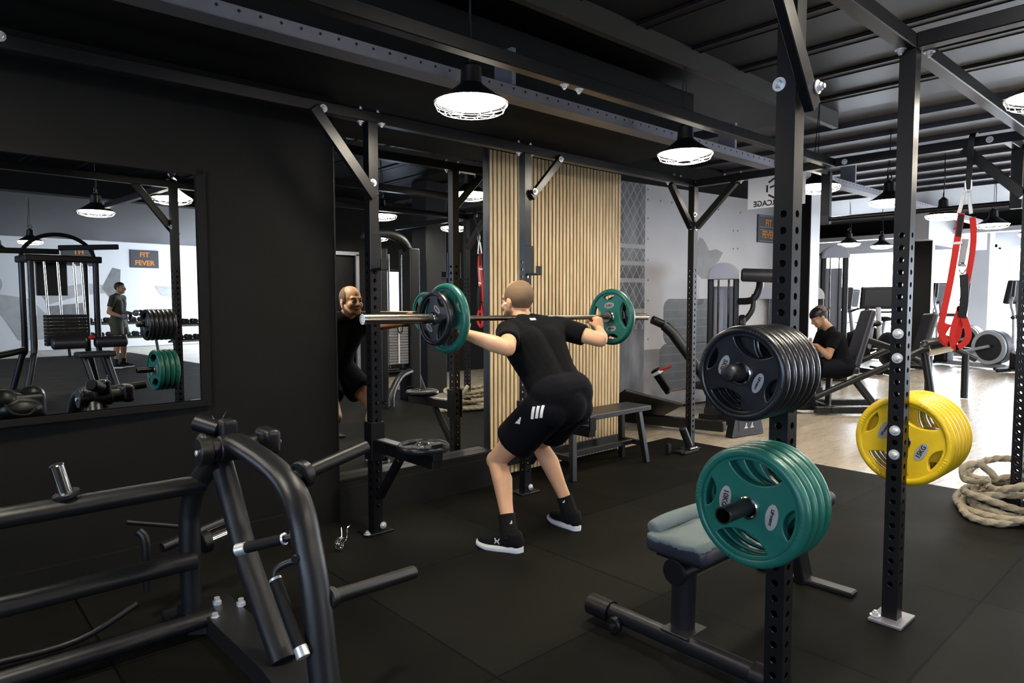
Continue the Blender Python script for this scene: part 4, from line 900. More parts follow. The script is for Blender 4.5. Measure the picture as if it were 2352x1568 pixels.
def towel():
    t = thing('towel', 'folded grey-green towel lying on the flat bench', 'towel', (2.14, 1.39, .46))
    def sheet(name, x0, x1, y0, y1, z0, th, seed, over):
        rnd = random.Random(seed); n, m = 30, 22; mb = MB(); top = []; 
        ph = [rnd.uniform(0, 6) for _ in range(6)]
        def z(a, b):
            w = .005+.006*math.sin(a*7+ph[0]+b*2)+.005*math.sin(b*9+ph[1])+.003*math.sin(a*15+b*11+ph[2])
            return z0+th+w*(.4+.6*math.sin(PI*a))
        vs = []
        for i in range(n+1):
            for j in range(m+1):
                a, b = i/n, j/m; p_, q_ = 2*a-1, 2*b-1; a, b = .5+.5*p_*math.sqrt(1-.3*q_*q_), .5+.5*q_*math.sqrt(1-.3*p_*p_); x = x0+(x1-x0)*a+.012*math.sin(b*8+ph[3]); y = y0+(y1-y0)*b+.010*math.sin(a*9+ph[4]); zz = z(a, b)
                e = min(a, 1-a, b, 1-b); zz -= th*.75*max(0, 1-e/.07)**2
                if over and y < 1.28: zz -= (1.28-y)*1.6
                vs.append((x, y, zz))
        k = len(vs); vs += [(x, y, max(zz-th, .463) if not (over and y < 1.28) else zz-.024) for x, y, zz in vs]
        fs = []
        for i in range(n):
            for j in range(m):
                p = i*(m+1)+j; q = (p, p+1, p+m+2, p+m+1); fs += [q, tuple(k+r for r in q[::-1])]
        bd = [i*(m+1) for i in range(n+1)] + [n*(m+1)+j for j in range(1, m+1)] + [i*(m+1)+m for i in range(n-1, -1, -1)] + [j for j in range(m-1, 0, -1)]
        for a, b in zip(bd, bd[1:]+bd[:1]): fs.append((a, b, k+b, k+a))
        return MB().add(vs, fs)
    lo = sheet('', 2.00, 2.36, 1.265, 1.515, .468, .020, 3, True)
    mpart('lower_fold', blob(lo, 'lower_fold', M_towel, .0045, 10, .5, wloc(t)), t)
    up = MB().tube(smooth_path([(2.05, 1.485, .49), (2.12, 1.475, .506), (2.25, 1.462, .512), (2.42, 1.45, .512)], 5), [.022]+[.032]*14+[.03], 18, .95)
    mpart('rolled_fold', blob(up, 'rolled_fold', M_towel, .0045, 6, .5, wloc(t)), t)
    for k, r in enumerate((.026, .018, .010)): part('hem_line', MB().tube(arc((2.417, 1.45, .512), r, .4, 5.6, 18, (0, 1, 0), (0, 0, 1)), .0025, 6), M_towel, t)
towel()
# ---------------------------------------------------------------- black wooden bench by the slat panel
def wood_bench():
    t = thing('wooden_bench', 'plain black wooden bench against the oak slat panel', 'bench', (4.1, 3.5, 0))
    part('seat', MB().box((4.1, 3.50, .45), (1.04, .27, .04), bev=.004), M_iron, t)
    for x in (3.70, 4.50):
        for y, dy in ((3.41, -.05), (3.59, .03)): part('leg', MB().bar((x, y, .43), (x+(.05 if x > 4 else -.05), y+dy, 0), .045, .045, (0, 1, 0), .003), M_iron, t)
        part('leg_rail', MB().box((x+(.03 if x > 4 else -.03), 3.49, .16), (.04, .24, .04), bev=.003), M_iron, t)
    part('stretcher', MB().box((4.1, 3.495, .16), (.84, .035, .04), bev=.003), M_iron, t)
wood_bench()
def landmine():
    t = thing('landmine_socket', 'black swivel bar socket beside the foot of the far rack upright', 'bar holder', (5.13, 3.36, 0))
    part('plate', MB().box((5.10, 3.34, .012), (.22, .12, .02), bev=.003).box((4.92, 3.40, .05), (.05, .03, .09), bev=.003), M_dark, t)
    part('barrel', MB().cyl((5.14, 3.33, .05), (5.07, 3.36, .22), .034, n=20, bev=.004), M_mach, t)
    part('pivot', MB().cyl((5.08, 3.29, .04), (5.19, 3.29, .04), .012, n=12), M_chrome, t)
    for x in (4.97, 5.03, 5.12): part('screw', MB().cyl((x, 3.29, .02), (x, 3.29, .04), .013, n=8), M_chrome, t)
landmine()
# ---------------------------------------------------------------- battle rope
def rope():
    pts = []; rnd = random.Random(4)
    for k in range(150):
        a = k*2*PI/20; w = k/150; r = .33-.12*w+.05*math.sin(a*.43+1)+.035*math.sin(a*1.7); z = .026+.24*w*(.5+.5*math.sin(a*.31+.6))+.02*math.sin(a*2.3)*min(1, w*4)
        pts.append((5.22+r*1.25*math.cos(a), 1.02+r*.72*math.sin(a+.25*math.sin(a*.21)), max(z, .024)))
    pts += [(5.0, 1.2, .2), (5.02, 1.22, .27), (5.1, 1.15, .29), (5.14, 1.06, .2)]
    mb = MB(); P = smooth_path(pts, 9); fr = None; n = 12; vs = []; fs = []; px = None; L = 0
    for i, p in enumerate(P):
        tn = (P[min(i+1, len(P)-1)]-P[max(i-1, 0)]).normalized(); L += (p-P[i-1]).length if i else 0
        x = frame(tn)[0] if px is None else (px-tn*px.dot(tn)).normalized(); y = tn.cross(x); px = x
        for j in range(n):
            th = 2*PI*j/n; rr = .0215*(1+.13*math.cos(3*(th+L*28))); vs.append(p+x*rr*math.cos(th)+y*rr*math.sin(th))
    for i in range(len(P)-1):
        for j in range(n): fs.append((i*n+j, i*n+(j+1) % n, (i+1)*n+(j+1) % n, (i+1)*n+j))
    solo('battle_rope', MB().add(vs, fs), M_rope, 'coiled thick natural rope on the floor at the right edge', 'rope', (5.22, 1.02, 0))
rope()
# ---------------------------------------------------------------- red suspension straps
def straps():
    t = thing('suspension_trainer', 'red and black suspension straps hanging from the far rig beam', 'suspension straps', (5.2, 1.35, 2.35))
    X = 5.2; Y = 1.29
    def web(name, pts, w, th, m, wd=(0, 1, 0)):
        mb = MB(); P = smooth_path([V((a, b, c+(.065 if c < 2.1 else 0))) for a, b, c in pts], 5); vs = []; fs = []
        for i, p in enumerate(P):
            tn = (P[min(i+1, len(P)-1)]-P[max(i-1, 0)]).normalized(); s = V(wd); s = (s-tn*s.dot(tn)).normalized(); nn = tn.cross(s)
            for a, b in ((-1, -1), (1, -1), (1, 1), (-1, 1)): vs.append(p+s*(a*w/2)+nn*(b*th/2))
        for i in range(len(P)-1):
            for j in range(4): fs.append((i*4+j, i*4+(j+1) % 4, i*4+4+(j+1) % 4, i*4+4+j))
        fs += [(0, 1, 2, 3), tuple(range(len(vs)-4, len(vs)))]
        return part(name, MB().add(vs, fs), m, t, ang=50)
    def z(v): return at(2210, v, 1).z*0+1.35-(v-682)/1546*4.52
    a = web('anchor_strap', [(X+.03, Y-.02, 2.42), (X-.06, Y-.02, 2.41), (X-.065, Y-.01, 2.33), (X-.03, Y, 2.2), (X-.02, Y+.01, 2.0)], .034, .004, M_dark)
    part('carabiner', MB().tube(arc((X-.02, Y+.005, 2.095), .05, 0, 2*PI, 20, (0, .35, .1), (0, 0, 1.))[:-1], .005, 8, closed=True), M_zinc, t)
    for dy in (-.02, .035): part('buckle_plate', MB().bar((X-.02, Y+.01+dy*.4, 2.045), (X-.02, Y+.01+dy*1.3, 1.905), .022, .006, (1, 0, 0), .002), M_zinc, t)
    web('red_strap', [(X-.03, Y+.035, 1.85), (X-.03, Y+.055, 1.66), (X-.03, Y+.085, 1.4), (X-.03, Y+.115, 1.2), (X-.03, Y+.13, 1.08), (X-.03, Y+.09, 1.0)], .04, .004, M_red)
    web('red_strap', [(X, Y-.02, 1.82), (X, Y-.03, 1.66), (X, Y-.01, 1.45), (X, Y+.02, 1.27)], .035, .004, M_red)
    web('red_strap', [(X+.02, Y+.10, 1.12), (X+.01, Y+.135, 1.03), (X, Y+.09, .985), (X, Y+.045, 1.02), (X, Y+.03, 1.12), (X, Y+.02, 1.24)], .04, .004, M_red)
    web('red_strap', [(X-.02, Y+.03, 1.24), (X-.02, Y-.025, 1.08), (X-.02, Y-.01, 1.0), (X-.02, Y+.05, .97), (X-.02, Y+.06, 1.08), (X-.02, Y+.02, 1.24)], .038, .004, M_red)
    web('padding', [(X-.035, Y+.035, 1.84), (X-.036, Y+.045, 1.7)], .03, .006, M_dark); web('grey_strap', [(X-.02, Y+.01, 1.68), (X-.02, Y+.03, 1.5)], .04, .004, M_grey)
    web('black_strap', [(X-.025, Y+.01, 1.45), (X-.03, Y+.0, 1.3), (X-.03, Y+.01, 1.17)], .05, .006, M_dark)
    part('slide_buckle', MB().box((X-.03, Y+.05, 1.72), (.01, .06, .02), bev=.003), M_zinc, t); part('snap_hook', MB().tube(arc((X-.02, Y+.02, 1.555), .035, 0, 2*PI, 16, (0, .5, 0), (0, 0, 1))[:-1], .005, 8, closed=True), M_chrome, t)
straps()
# rig maker's plate hung under the beam, lettering seen from behind
def rig_sign():
    t = thing('rig_sign', 'white metal plate with reversed cut-out lettering under the far beam', 'sign', (5.25, 2.66, 2.23))
    x, y = V((0, -1, 0)), V((0, 0, 1))     # picture right, up
    part('plate', MB().box((5.235, 2.63, 2.22), (.004, .48, .25)), M_white, t, sm=False)
    M = basis((5.2322, 2.63, 2.13), (0, 1, 0), (0, 0, 1))      # text runs the other way round: mirrored
    text('cut_lettering', 'POWERCAGE', .062, M, M_ink, t, .0008, .002)
    def P(a, b): return (a*.075, b*.075)
    hexa = [P(math.cos(PI/6+k*PI/3), math.sin(PI/6+k*PI/3)) for k in range(6)]; e = MB(); O_ = V((5.2326, 2.63, 2.245))
    for k in (0, 1, 2, 3, 4, 5):
        a, b = V((*hexa[k], 0)), V((*hexa[(k+1) % 6], 0)); a, b = a.lerp(b, .12), a.lerp(b, .88); n_ = (b-a).normalized().cross(V((0, 0, 1)))*.016
        e.prism([(q.x, q.y) for q in (a, b, b-n_*-1, a-n_*-1)], O_, x, y, (-1, 0, 0), .001)
    e.prism([(-.008, -.05), (.008, -.05), (.008, .065), (-.008, .065)], O_, x, y, (-1, 0, 0), .001).prism([(-.05, .0), (.02, .02), (.02, .035), (-.05, .015)], O_, x, y, (-1, 0, 0), .001)
    part('emblem', e, M_ink, t, sm=False)
rig_sign()
# ---------------------------------------------------------------- machines on the plank floor
def domed(name, base, h, w, label, cat, rz, arm=False, group='selector machines by the mural'):
    """weight-stack tower: dark side columns, rounded cream top, guide rods, stack"""
    t = thing(name, label, cat, base, group); d = .42
    def b(n, mb, m, p=t, **k): return part(n, mb, m, p, world=False, **k)
    for s in (-1, 1): b('side_column', MB().box((s*w*.40, 0, (h-.2)/2), (w*.2, .14, h-.2), bev=.02), M_mach)
    pr = [(-w/2, h-.24)]+[(-w/2*math.cos(PI*k/14), h-.2+w*.42*math.sin(PI*k/14)) for k in range(15)]+[(w/2, h-.24)]
    b('top_cover', MB().prism(pr, (0, .17, 0), (1, 0, 0), (0, 0, 1), (0, -1, 0), .34), M_cream)
    pr2 = [(x*.86, (z-h+.2)*.9+h-.2) for x, z in pr]; b('front_badge', MB().prism(pr2, (0, -.17, 0), (1, 0, 0), (0, 0, 1), (0, -1, 0), .012), M_acryl)
    for s in (-1, 1): b('guide_rod', MB().cyl((s*w*.16, -.02, .1), (s*w*.16, -.02, h-.22), .012, n=10), M_chrome)
    st = MB()
    for k in range(12): st.box((0, -.02, .15+k*.046), (w*.55, .12, .041), bev=.004)
    b('weight_stack', st, M_dark); b('shroud', MB().box((0, .1, h*.45), (w*.62, .006, h*.75)), M_acryl)
    b('base_frame', MB().box((0, .25, .04), (w*1.05, .9, .08), bev=.01), M_mach)
    if arm:
        b('press_arm', MB().tube(smooth_path([(w*.5, -.1, h-.5), (w*.9, -.2, h-.48), (w*1.1, -.2, h-.35), (w*1.1, -.25, h-.2)], 5), .04, 14), M_mach)
        b('pad', MB().cyl((w*.55, -.3, h-.2), (w*1.75, -.3, h-.22), .075, n=20, bev=.02), M_pad); b('pivot_housing', MB().cyl((w*.5, -.22, h-.75), (w*.72, -.22, h-.75), .1, n=20, bev=.02), M_dark)
        b('lower_arm', MB().tube(smooth_path([(w*.6, -.24, h-.75), (w*.9, -.22, h-.6), (w*.95, -.2, h-.42)], 4), .03, 12), M_mach)
    t.rotation_euler = (0, 0, rz); return t
def gp(u, d): p = at(u, 784, d); return (p.x, p.y, 0)
face_cam = YAW-PI/2
domed('weight_stack_machine', gp(1660, 8.0), 1.83, .36, 'tall weight-stack machine with domed pale top left of the near upright', 'gym machine', face_cam-.35, arm=True)
domed('weight_stack_machine', gp(1757, 9.6), 1.60, .34, 'weight-stack machine with domed top half behind the near upright', 'gym machine', face_cam-.35)
domed('weight_stack_machine', gp(1858, 9.9), 1.60, .36, 'weight-stack machine with domed top just behind the seated person', 'gym machine', face_cam-.35)
domed('cable_column_machine', gp(1912, 11.4), 2.28, .42, 'tallest cable column machine against the bright window, pale rounded top', 'gym machine', face_cam-.35)
# floor leg machine with white pictograms
def leg_machine():
    t = thing('leg_machine', 'low black leg machine with wide footplate in front of the tyre mural', 'gym machine', (6.0, 4.0, 0))
    part('base_rail', MB().bar((5.75, 4.85, .07), (6.02, 3.5, .09), .1, .1, (0, 0, 1), .01), M_iron, t)
    part('footplate', MB().bar((5.55, 4.55, .30), (6.05, 4.2, .14), .75, .03, (.3, .3, 1), .006), M_mach, t)
    part('front_foot', MB().prism([(-.24, 0), (.24, 0), (.19, .19), (-.19, .19)], (6.22, 3.43, 0), (.98, -.17, 0), (0, 0, 1), (-.17, -.98, 0), .08), M_mach, t)
    part('warning_plate', MB().prism([(-.14, .05), (.15, .05), (.14, .16), (-.14, .16)], (6.2065, 3.3515, 0), (.98, -.17, 0), (0, 0, 1), (-.17, -.98, 0), .003), M_signbg, t)
    ic = MB()
    for c in (-.03, .06):
        for poly in ([(c-.03, .075), (c+.02, .075), (c+.02, .085), (c-.03, .085)], [(c-.02, .085), (c-.008, .085), (c+.008, .125), (c-.002, .128)], [(c+.005, .085), (c+.015, .085), (c+.0, .105)]): ic.prism(poly, (6.206, 3.348, 0), (.98, -.17, 0), (0, 0, 1), (-.17, -.98, 0), .001)
    part('pictogram', ic, M_inkw, t)
    part('back_tube', MB().tube([(6.3, 3.75, .35), (6.05, 4.15, 1.0), (6.0, 4.22, 1.08)], .055, 16), M_mach, t); part('tube_cap', MB().cyl((6.0, 4.24, 1.09), (5.9, 4.3, 1.14), .045, n=14), M_dark, t)
    part('seat_post', MB().bar((6.35, 3.65, .05), (6.3, 3.7, .42), .09, .09, (1, 0, 0), .01), M_mach, t); part('seat', MB().box((6.35, 3.75, .45), (.4, .42, .08), bev=.03), M_pad, t)
    part('chrome_lever', MB().cyl((5.85, 4.05, .40), (6.05, 3.98, .42), .018, n=12, bev=.003), M_chrome, t)
    part('adjuster', MB().bar((5.95, 4.1, .38), (5.84, 4.22, .62), .09, .07, (1, 0, 0), .01), M_dark, t); part('warning_band', MB().bar((5.86, 4.19, .57), (5.85, 4.205, .6), .1, .08, (1, 0, 0), .004), M_inkw, t); part('red_knob', MB().cyl((5.84, 4.15, .62), (5.9, 4.05, .66), .012, n=10), M_red, t)
    part('side_arm', MB().bar((6.2, 3.9, .12), (6.5, 3.7, .1), .06, .06, (0, 0, 1), .006), M_mach, t)
leg_machine()
def incline_machine(dx, label, off=V((0, 0, 0)), full=True):
    D = 8.2; t = thing('incline_press_machine', label, 'gym machine', tuple(V(gp(1950, D))+off), 'incline press machines')
    def q(u, v, l=0.): return at(u, v, D)+sL*l+off
    m = MB(); a, b = q(1955, 846), q(1996, 712); up = (b-a).normalized(); m.bar(a, b, .27, .085, sL.cross(up) if False else (-up.cross(sL)), .035)
    part('back_pad', m, M_pad, t)
    part('back_frame', MB().tube([q(1985, 778), q(2050, 800), q(2110, 830)], .04, 14).tube([q(1990, 762), q(1992, 790)], .03, 10), M_mach, t)
    if full: part('main_tube', MB().tube([q(1850, 905, .25), q(1960, 858, .25), q(2060, 815, .25), q(2105, 793, .25)], .035, 14), M_mach, t); full and part('main_tube', MB().tube([q(1850, 895, -.25), q(1960, 850, -.25), q(2105, 790, -.25)], .035, 14), M_mach, t)
    if full:
        part('seat_pad', MB().box(q(1925, 848), (.36, .36, .08), Matrix.Rotation(YAW, 3, 'Z'), .03), M_pad, t)
        part('front_leg', MB().tube([q(1940, 862, .2), q(1990, 937, .3)], .045, 14), M_mach, t); part('rear_leg', MB().tube([q(2100, 800, .2), q(2110, 905, .25)], .045, 14), M_mach, t)
        g = V((0, 0, 0)); f0 = V(gp(1850, D)); f1 = V(gp(2110, D))
        part('base_tube', MB().bar(f0+sL*.3+UP*.05, f1+sL*.3+UP*.05, .07, .08, (0, 0, 1), .008), M_mach, t); part('base_tube', MB().bar(f0-sL*.3+UP*.05, f1-sL*.3+UP*.05, .07, .08, (0, 0, 1), .008), M_mach, t)
        part('cross_tube', MB().bar(V(gp(1890, D))+sL*.35+UP*.05, V(gp(1890, D))-sL*.35+UP*.05, .07, .08, (0, 0, 1), .008), M_mach, t)
        part('upright_tube', MB().bar(V(gp(1905, D))+UP*.05, q(1905, 860), .06, .06, (1, 0, 0), .006), M_mach, t)
    else:
        for u, v, l in ((2085, 816, 0), (1992, 786, 0)): a = q(u, v, l); part('rear_leg', MB().tube([a, (a.x, a.y, .0)], .045, 14), M_mach, t)
        return
    c = part('plate_sleeve', MB().cyl(q(2095, 797, .25), q(2150, 785, .25), .1 if full else .05, n=24, bev=.01), M_chrome, t); part('sleeve_end', MB().cyl(q(2150, 785, .25), q(2168, 795, .2), .08, .05, n=18), M_dark, c)
incline_machine(0, 'incline press machine carrying the seated person, padded back raised')
incline_machine(0, 'second incline press machine, back pad showing right of the second upright', CF*1.0+CR*1.38, False)
# elliptical trainers and bikes against the windows
def make_elliptical():
    t = thing('elliptical_trainer', '', 'elliptical trainer', (0, 0, 0), 'elliptical trainers')
    def b(n, mb, m, p=t): return part(n, mb, m, p, world=False)
    b('base_rail', MB().box((0, .1, .06), (.14, 1.5, .09), bev=.02), M_grey); 
    for y in (-.62, .85): b('cross_foot', MB().cyl((-.38, y, .04), (.38, y, .04), .035, n=14, bev=.01), M_mach)
    b('flywheel_cover', MB().cyl((-.13, .55, .42), (.13, .55, .42), .34, n=32, bev=.05), M_dark); b('flywheel_rim', MB().torus_prof((0, .55, .42), (1, 0, 0), [(.26, -.145), (.33, -.145), (.33, .145), (.26, .145)], 32), M_grey)
    b('mast', MB().tube([(0, -.45, .1), (0, -.5, .8), (0, -.56, 1.3)], .05, 14), M_grey); b('mast_boot', MB().box((0, -.46, .22), (.26, .3, .34), bev=.06), M_dark)
    c = b('console', MB().box((0, -.58, 1.48), (.52, .1, .44), Matrix.Rotation(-.2, 3, 'X'), .03), M_dark); b('screen', MB().box((0, -.525, 1.49), (.4, .01, .28), Matrix.Rotation(-.2, 3, 'X')), M_ink, c)
    b('grip_bar', MB().tube([(-.34, -.4, 1.02), (-.1, -.55, 1.03), (.1, -.55, 1.03), (.34, -.4, 1.02)], .035, 12), M_dark)
    for s in (-1, 1):
        a = b('swing_arm', MB().tube(smooth_path([(s*.3, -.4, .55), (s*.3, -.42, 1.05), (s*.42, -.38, 1.25), (s*.46, -.32, 1.4)], 5), .022, 12), M_grey); b('hand_grip', MB().cyl((s*.46, -.32, 1.4), (s*.46, -.3, 1.68), .027, n=12, bev=.006), M_dark, a)
        p = b('pedal_arm', MB().tube([(s*.3, -.4, .4), (s*.22, .0, .28), (s*.18, .6, .45)], .03, 12), M_grey); b('pedal', MB().box((s*.24, -.12, .34), (.16, .4, .05), bev=.02), M_dark, p)
    return t
EL = make_elliptical(); ep = [(2218, 13.6, .35, 'elliptical trainer right behind the red straps'), (2408, 11.9, .3, 'elliptical trainer at the right edge behind the far upright'), (2165, 16.2, .5, 'elliptical trainer farther back, left of the red straps')]
for i, (u, d, r, lb) in enumerate(ep):
    o = EL if i == 0 else dup(EL); o.location = gp(u, d); o.rotation_euler = (0, 0, face_cam+PI+r); o['label'] = lb
def make_bike():
    t = thing('exercise_bike', '', 'exercise bike', (0, 0, 0), 'exercise bikes')
    def b(n, mb, m, p=t): return part(n, mb, m, p, world=False)
    b('base', MB().box((0, .1, .06), (.2, 1.2, .1), bev=.03), M_dark); b('body', MB().ell((0, .05, .45), (.12, .42, .32)), M_dark); b('seat_post', MB().cyl((0, .42, .4), (0, .5, .88), .035, n=12), M_grey); b('saddle', MB().ell((0, .5, .92), (.15, .17, .06)), M_dark)
    b('mast', MB().tube([(0, -.3, .4), (0, -.42, 1.2)], .045, 12), M_grey); c = b('console', MB().box((0, -.45, 1.38), (.62, .08, .42), Matrix.Rotation(-.15, 3, 'X'), .03), M_dark); b('screen', MB().box((0, -.405, 1.385), (.5, .01, .3), Matrix.Rotation(-.15, 3, 'X')), M_ink, c)
    b('handlebar', MB().tube(smooth_path([(-.26, -.2, 1.18), (-.24, -.42, 1.12), (.24, -.42, 1.12), (.26, -.2, 1.18)], 5), .02, 10), M_dark)
    for s in (-1, 1): b('pedal', MB().box((s*.2, -.05+s*.1, .35+s*.1), (.1, .22, .03), bev=.01), M_dark)
    return t
BK = make_bike(); bpz = [(1958, 12.6, .2, 'exercise bike with tilted screen right of the tallest cable column'), (2038, 12.2, -.1, 'exercise bike whose wide screen meets the second upright'), (1985, 15.5, .4, 'exercise bike farther back beneath the far window')]
for i, (u, d, r, lb) in enumerate(bpz):
    o = BK if i == 0 else dup(BK); o.location = gp(u, d); o.rotation_euler = (0, 0, face_cam+PI+r); o['label'] = lb
# ---------------------------------------------------------------- gear seen only in the mirrors
def cable_tower():
    t = thing('cable_tower', 'four-post cable tower with weight stacks seen in the left mirror', 'cable machine', (2.45, -4.9, 0)); c = V((2.45, -4.9, 0))
    def P(x, y, z): return c+V((x, y, z))
    for x in (-.42, .42):
        for y in (-.3, .3): part('post', MB().tube(smooth_path([P(x*1.35, y*1.5, .0), P(x*1.08, y*1.2, .5), P(x, y, .7), P(x, y, 2.0)], 4), .045, 14), M_mach, t)
    for x in (-.22, -.05, .16, .26): part('guide_rod', MB().cyl(P(x, .3, .7), P(x-.04, .3, 1.98), .017, n=12), M_chrome, t)
    st = MB()
    for k in range(9): st.box(P(0, .3, .70+k*.052), (.56, .16, .046), bev=.005)
    part('weight_stack', st, M_dark, t); part('head_block', MB().box(P(0, 0, 1.98), (1.0, .7, .1), bev=.02), M_dark, t); part('arch', MB().tube(arc(P(0, 0, 1.98), .48, 0, PI, 20, (1, 0, 0), (0, 0, .8)), .03, 12), M_dark, t)
    part('pulley_beam', MB().bar(P(0, 0, 2.1), P(-1.3, .3, 2.06), .08, .08, (0, 0, 1), .01), M_dark, t); part('pulley_beam', MB().bar(P(0, 0, 2.16), P(.75, .3, 2.2), .08, .08, (0, 0, 1), .01), M_dark, t)
    part('sign_panel', MB().box(P(-.05, -.25, 1.68), (.42, .03, .5), bev=.01), M_dark, t); part('seat_pad', MB().box(P(.25, .75, .55), (.5, .32, .08), bev=.03), M_pad, t)
    for x in (-.05, .5): part('thigh_roller', MB().cyl(P(x-.22, .62, .72), P(x+.22, .62, .72), .085, n=20, bev=.02), M_pad, t)
    part('roller_knob', MB().ell(P(.22, .7, .8), (.04, .04, .035)), M_red, t)
    for x in (.1, .4): part('seat_leg', MB().bar(P(x, .75, .52), P(x+.1, .9, .0), .08, .06, (1, 0, 0), .01), M_mach, t)
    part('side_arm', MB().tube([P(-.5, .1, .62), P(-1.2, .3, .5), P(-1.5, .3, .4)], .05, 12), M_mach, t); part('back_pad', MB().bar(P(-.95, -.1, .75), P(-1.25, -.1, 1.3), .3, .1, (1, 0, .3), .04), M_pad, t)
    h = part('cable_handle', MB().tube([P(-1.26, .3, 1.52), P(-1.34, .3, 1.24), P(-1.18, .3, 1.24), P(-1.26, .3, 1.52)], .022, 10), M_dark, t); part('cable', MB().cyl(P(-1.26, .3, 1.52), P(-1.26, .3, 2.03), .006, n=8), M_dark, t)
cable_tower()
def sports_bag():
    mb = MB().box((1.36, -2.05, .15), (.5, .3, .28), bev=.05).ell((1.22, -2.0, .24), (.14, .14, .12)).ell((1.5, -2.08, .25), (.13, .12, .12)).ell((1.36, -1.92, .12), (.2, .1, .11)).ell((1.12, -2.12, .1), (.1, .12, .1))
    t = thing('gym_bag', 'dark soft gym bag on the floor, seen at the lower left of the left mirror', 'bag', (1.36, -2.05, 0)); mpart('body', blob(mb, 'body', M_dark, .012, 6, .5, wloc(t)), t)
    part('handle', MB().tube(smooth_path([(1.2, -1.9, .22), (1.27, -1.8, .1), (1.42, -1.79, .08), (1.52, -1.92, .2)], 5), .014, 10), M_rubber, t)
sports_bag()
def rack(y, z_off, n, x0, dx, label, tag_):
    t = thing('dumbbell_rack', label, 'dumbbell rack', (x0+n*dx/2, y, 0), 'dumbbell racks')
    L = n*dx+.2; cx = x0+(n-1)*dx/2
    for k, (zz, yy) in enumerate(((.42, .12), (.78, -.05))): part('shelf', MB().box((cx, y+yy, zz), (L, .3, .04), Matrix.Rotation(.2, 3, 'X'), .008), M_dark, t)
    for x in (cx-L/2+.1, cx+L/2-.1):
        part('leg', MB().bar((x, y+.25, 0), (x, y-.15, .95), .06, .06, (1, 0, 0), .008), M_mach, t)
    for r in range(2):
        for i in range(n):
            o = dup(DB, (x0+i*dx, y+(.12, -.05)[r], (.42, .78)[r]+.085), (0, 0, PI/2)); o['label'] = 'dumbbell on the %s shelf of %s' % (('lower', 'upper')[r], tag_); o['group'] = 'dumbbells on the shelves of '+tag_
rack(-11.9, 0, 10, 4.2, .2, 'long two-tier dumbbell rack behind the curling person in the left mirror', 'the long rack in the left mirror')
rack(-9.2, 0, 5, 5.7, .2, 'short two-tier dumbbell rack at the right of the left mirror', 'the short rack in the left mirror')
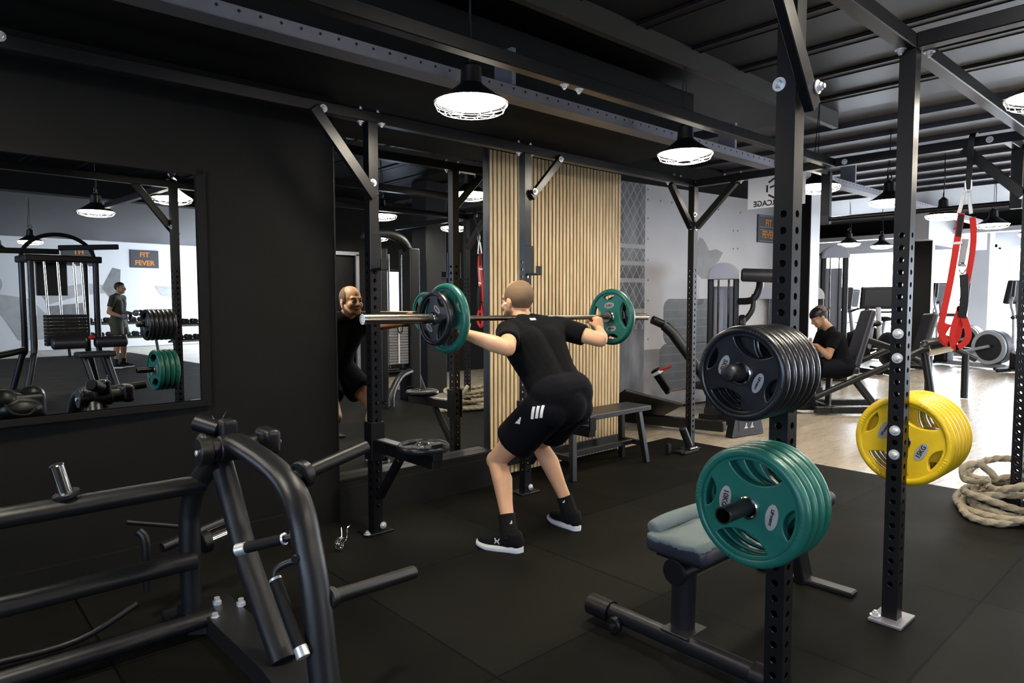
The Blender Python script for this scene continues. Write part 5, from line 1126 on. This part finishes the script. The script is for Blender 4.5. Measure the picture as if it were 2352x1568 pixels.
def back_mural():
    t = thing('wall_poster', 'pale wall print of a person pulling a rope, seen in the left mirror', 'poster', (4.2, -14.49, 1.5)); Y = -14.495
    mg, mg2 = mat('grey_photo_print', (.2, .2, .21), .6, noise=.5, nscale=6), mat('mid_photo_print', (.42, .42, .43), .6, noise=.3, nscale=4)
    def pl(name, pts, m, k=1): part(name, MB().prism(pts, (0, Y, 0), (1, 0, 0), (0, 0, 1), (0, 1, 0), .002*k), m, t, sm=False)
    def el(cx, cz, rx, rz, n=20): return [(cx+rx*math.cos(2*PI*i/n), cz+rz*math.sin(2*PI*i/n)) for i in range(n)]
    pl('hair_print', el(2.95, 1.93, .26, .3), mg, 2); pl('face_print', el(3.1, 1.78, .2, .26), mg2, 1.5); pl('torso_print', [(2.9, 1.55), (3.35, 1.5), (3.9, 1.4), (4.3, .9), (4.2, .3), (3.6, .3), (3.3, .9), (3.0, 1.3)], mg2)
    pl('arm_print', [(4.1, 1.6), (5.2, 1.85), (6.0, 1.75), (6.0, 1.6), (5.1, 1.5), (4.3, 1.25)], mg2, 1.2); pl('rope_print', [(5.6, 1.7), (5.9, 2.3), (6.1, 2.25), (6.05, 1.3), (5.9, 1.3)], mg, 1.4)
    pl('shorts_print', [(4.3, 1.2), (5.2, 1.3), (5.2, .7), (4.4, .6)], mg, 1.3); pl('arm_print', [(7.0, 1.8), (8.0, 1.75), (8.4, 1.5), (7.9, 1.35), (7.2, 1.5)], mg2, 1.2); pl('hair_print', el(8.75, 1.85, .25, .3), mg, 2)
    for x, word, sgn, lb in ((5.05, 'FIT FEVER', 1, 'dark sign with reversed lettering behind the cable tower in the left mirror'), (6.75, 'FIT FEVER', -1, 'dark board with yellow lettering standing in for the reflected sign, right of the cable tower in the left mirror')):  # second board stands in for the sign's reflection in an opposite mirror
        s = thing('wall_sign', lb, 'sign', (x, Y+.01, 2.58)); part('board', MB().box((x, Y+.012, 2.58), (.78, .02, .52), bev=.004), M_signbg, s)
        for w, zz in zip(word.split(), (2.70, 2.46)): text('lettering', w, .2, basis((x, Y+.0235, zz), (-sgn, 0, 0), (0, 0, sgn)) if False else (Matrix.Translation((x, Y+.024, zz)) @ (Matrix.Rotation(PI, 4, 'Z') if sgn == 1 else Matrix.Diagonal((1, -1, 1, 1))) @ Matrix.Rotation(PI/2, 4, 'X')), M_orange, s, bold=.004)
back_mural()
def cable_station():
    t = thing('cable_station', 'dark cable station with weight stack and curved pulley arm seen in the tall mirror', 'cable machine', (4.75, .1, 0)); c = V((4.75, -.1, 0))
    def P(x, y, z): return c+V((x, y, z))
    part('mast', MB().box(P(-.12, 0, 1.02), (.1, .3, 2.0), bev=.02), M_mach, t); part('mast', MB().box(P(.35, 0, 1.02), (.16, .3, 2.05), bev=.02), M_mach, t)
    for x in (.0, .2): part('guide_rod', MB().cyl(P(x, .05, .45), P(x, .05, 1.95), .014, n=12), M_chrome, t)
    st = MB()
    for k in range(14): st.box(P(.1, .05, .52+k*.036), (.3, .14, .031), bev=.003)
    part('weight_stack', st, M_galv, t); part('pin_strip', MB().box(P(.1, .125, .77), (.02, .004, .5)), M_inkw, t)
    part('pulley_arm', MB().tube(smooth_path([P(.35, 0, 2.0), P(.2, .05, 2.15), P(-.05, .1, 2.22), P(-.35, .15, 2.2)], 5), .07, 14), M_mach, t); part('pulley', MB().cyl(P(-.38, .12, 2.15), P(-.38, .2, 2.15), .07, n=20, bev=.01), M_dark, t)
    part('front_foot', MB().tube(smooth_path([P(.3, .1, .4), P(.0, .3, .36), P(-.25, .5, .2), P(-.3, .55, .03)], 5), .045, 14), M_mach, t); part('rear_foot', MB().bar(P(.35, 0, .5), P(.5, .1, .0), .1, .14, (1, 0, 0), .02), M_mach, t)
    part('cross_bar', MB().cyl(P(-.15, .05, .4), P(.4, .05, .4), .035, n=14), M_mach, t); part('handle', MB().tube(arc(P(.1, .16, .98), .045, 0, 2*PI, 16, (.8, 0, 0), (0, 0, 1.4))[:-1], .009, 8, closed=True), M_dark, t)
cable_station()
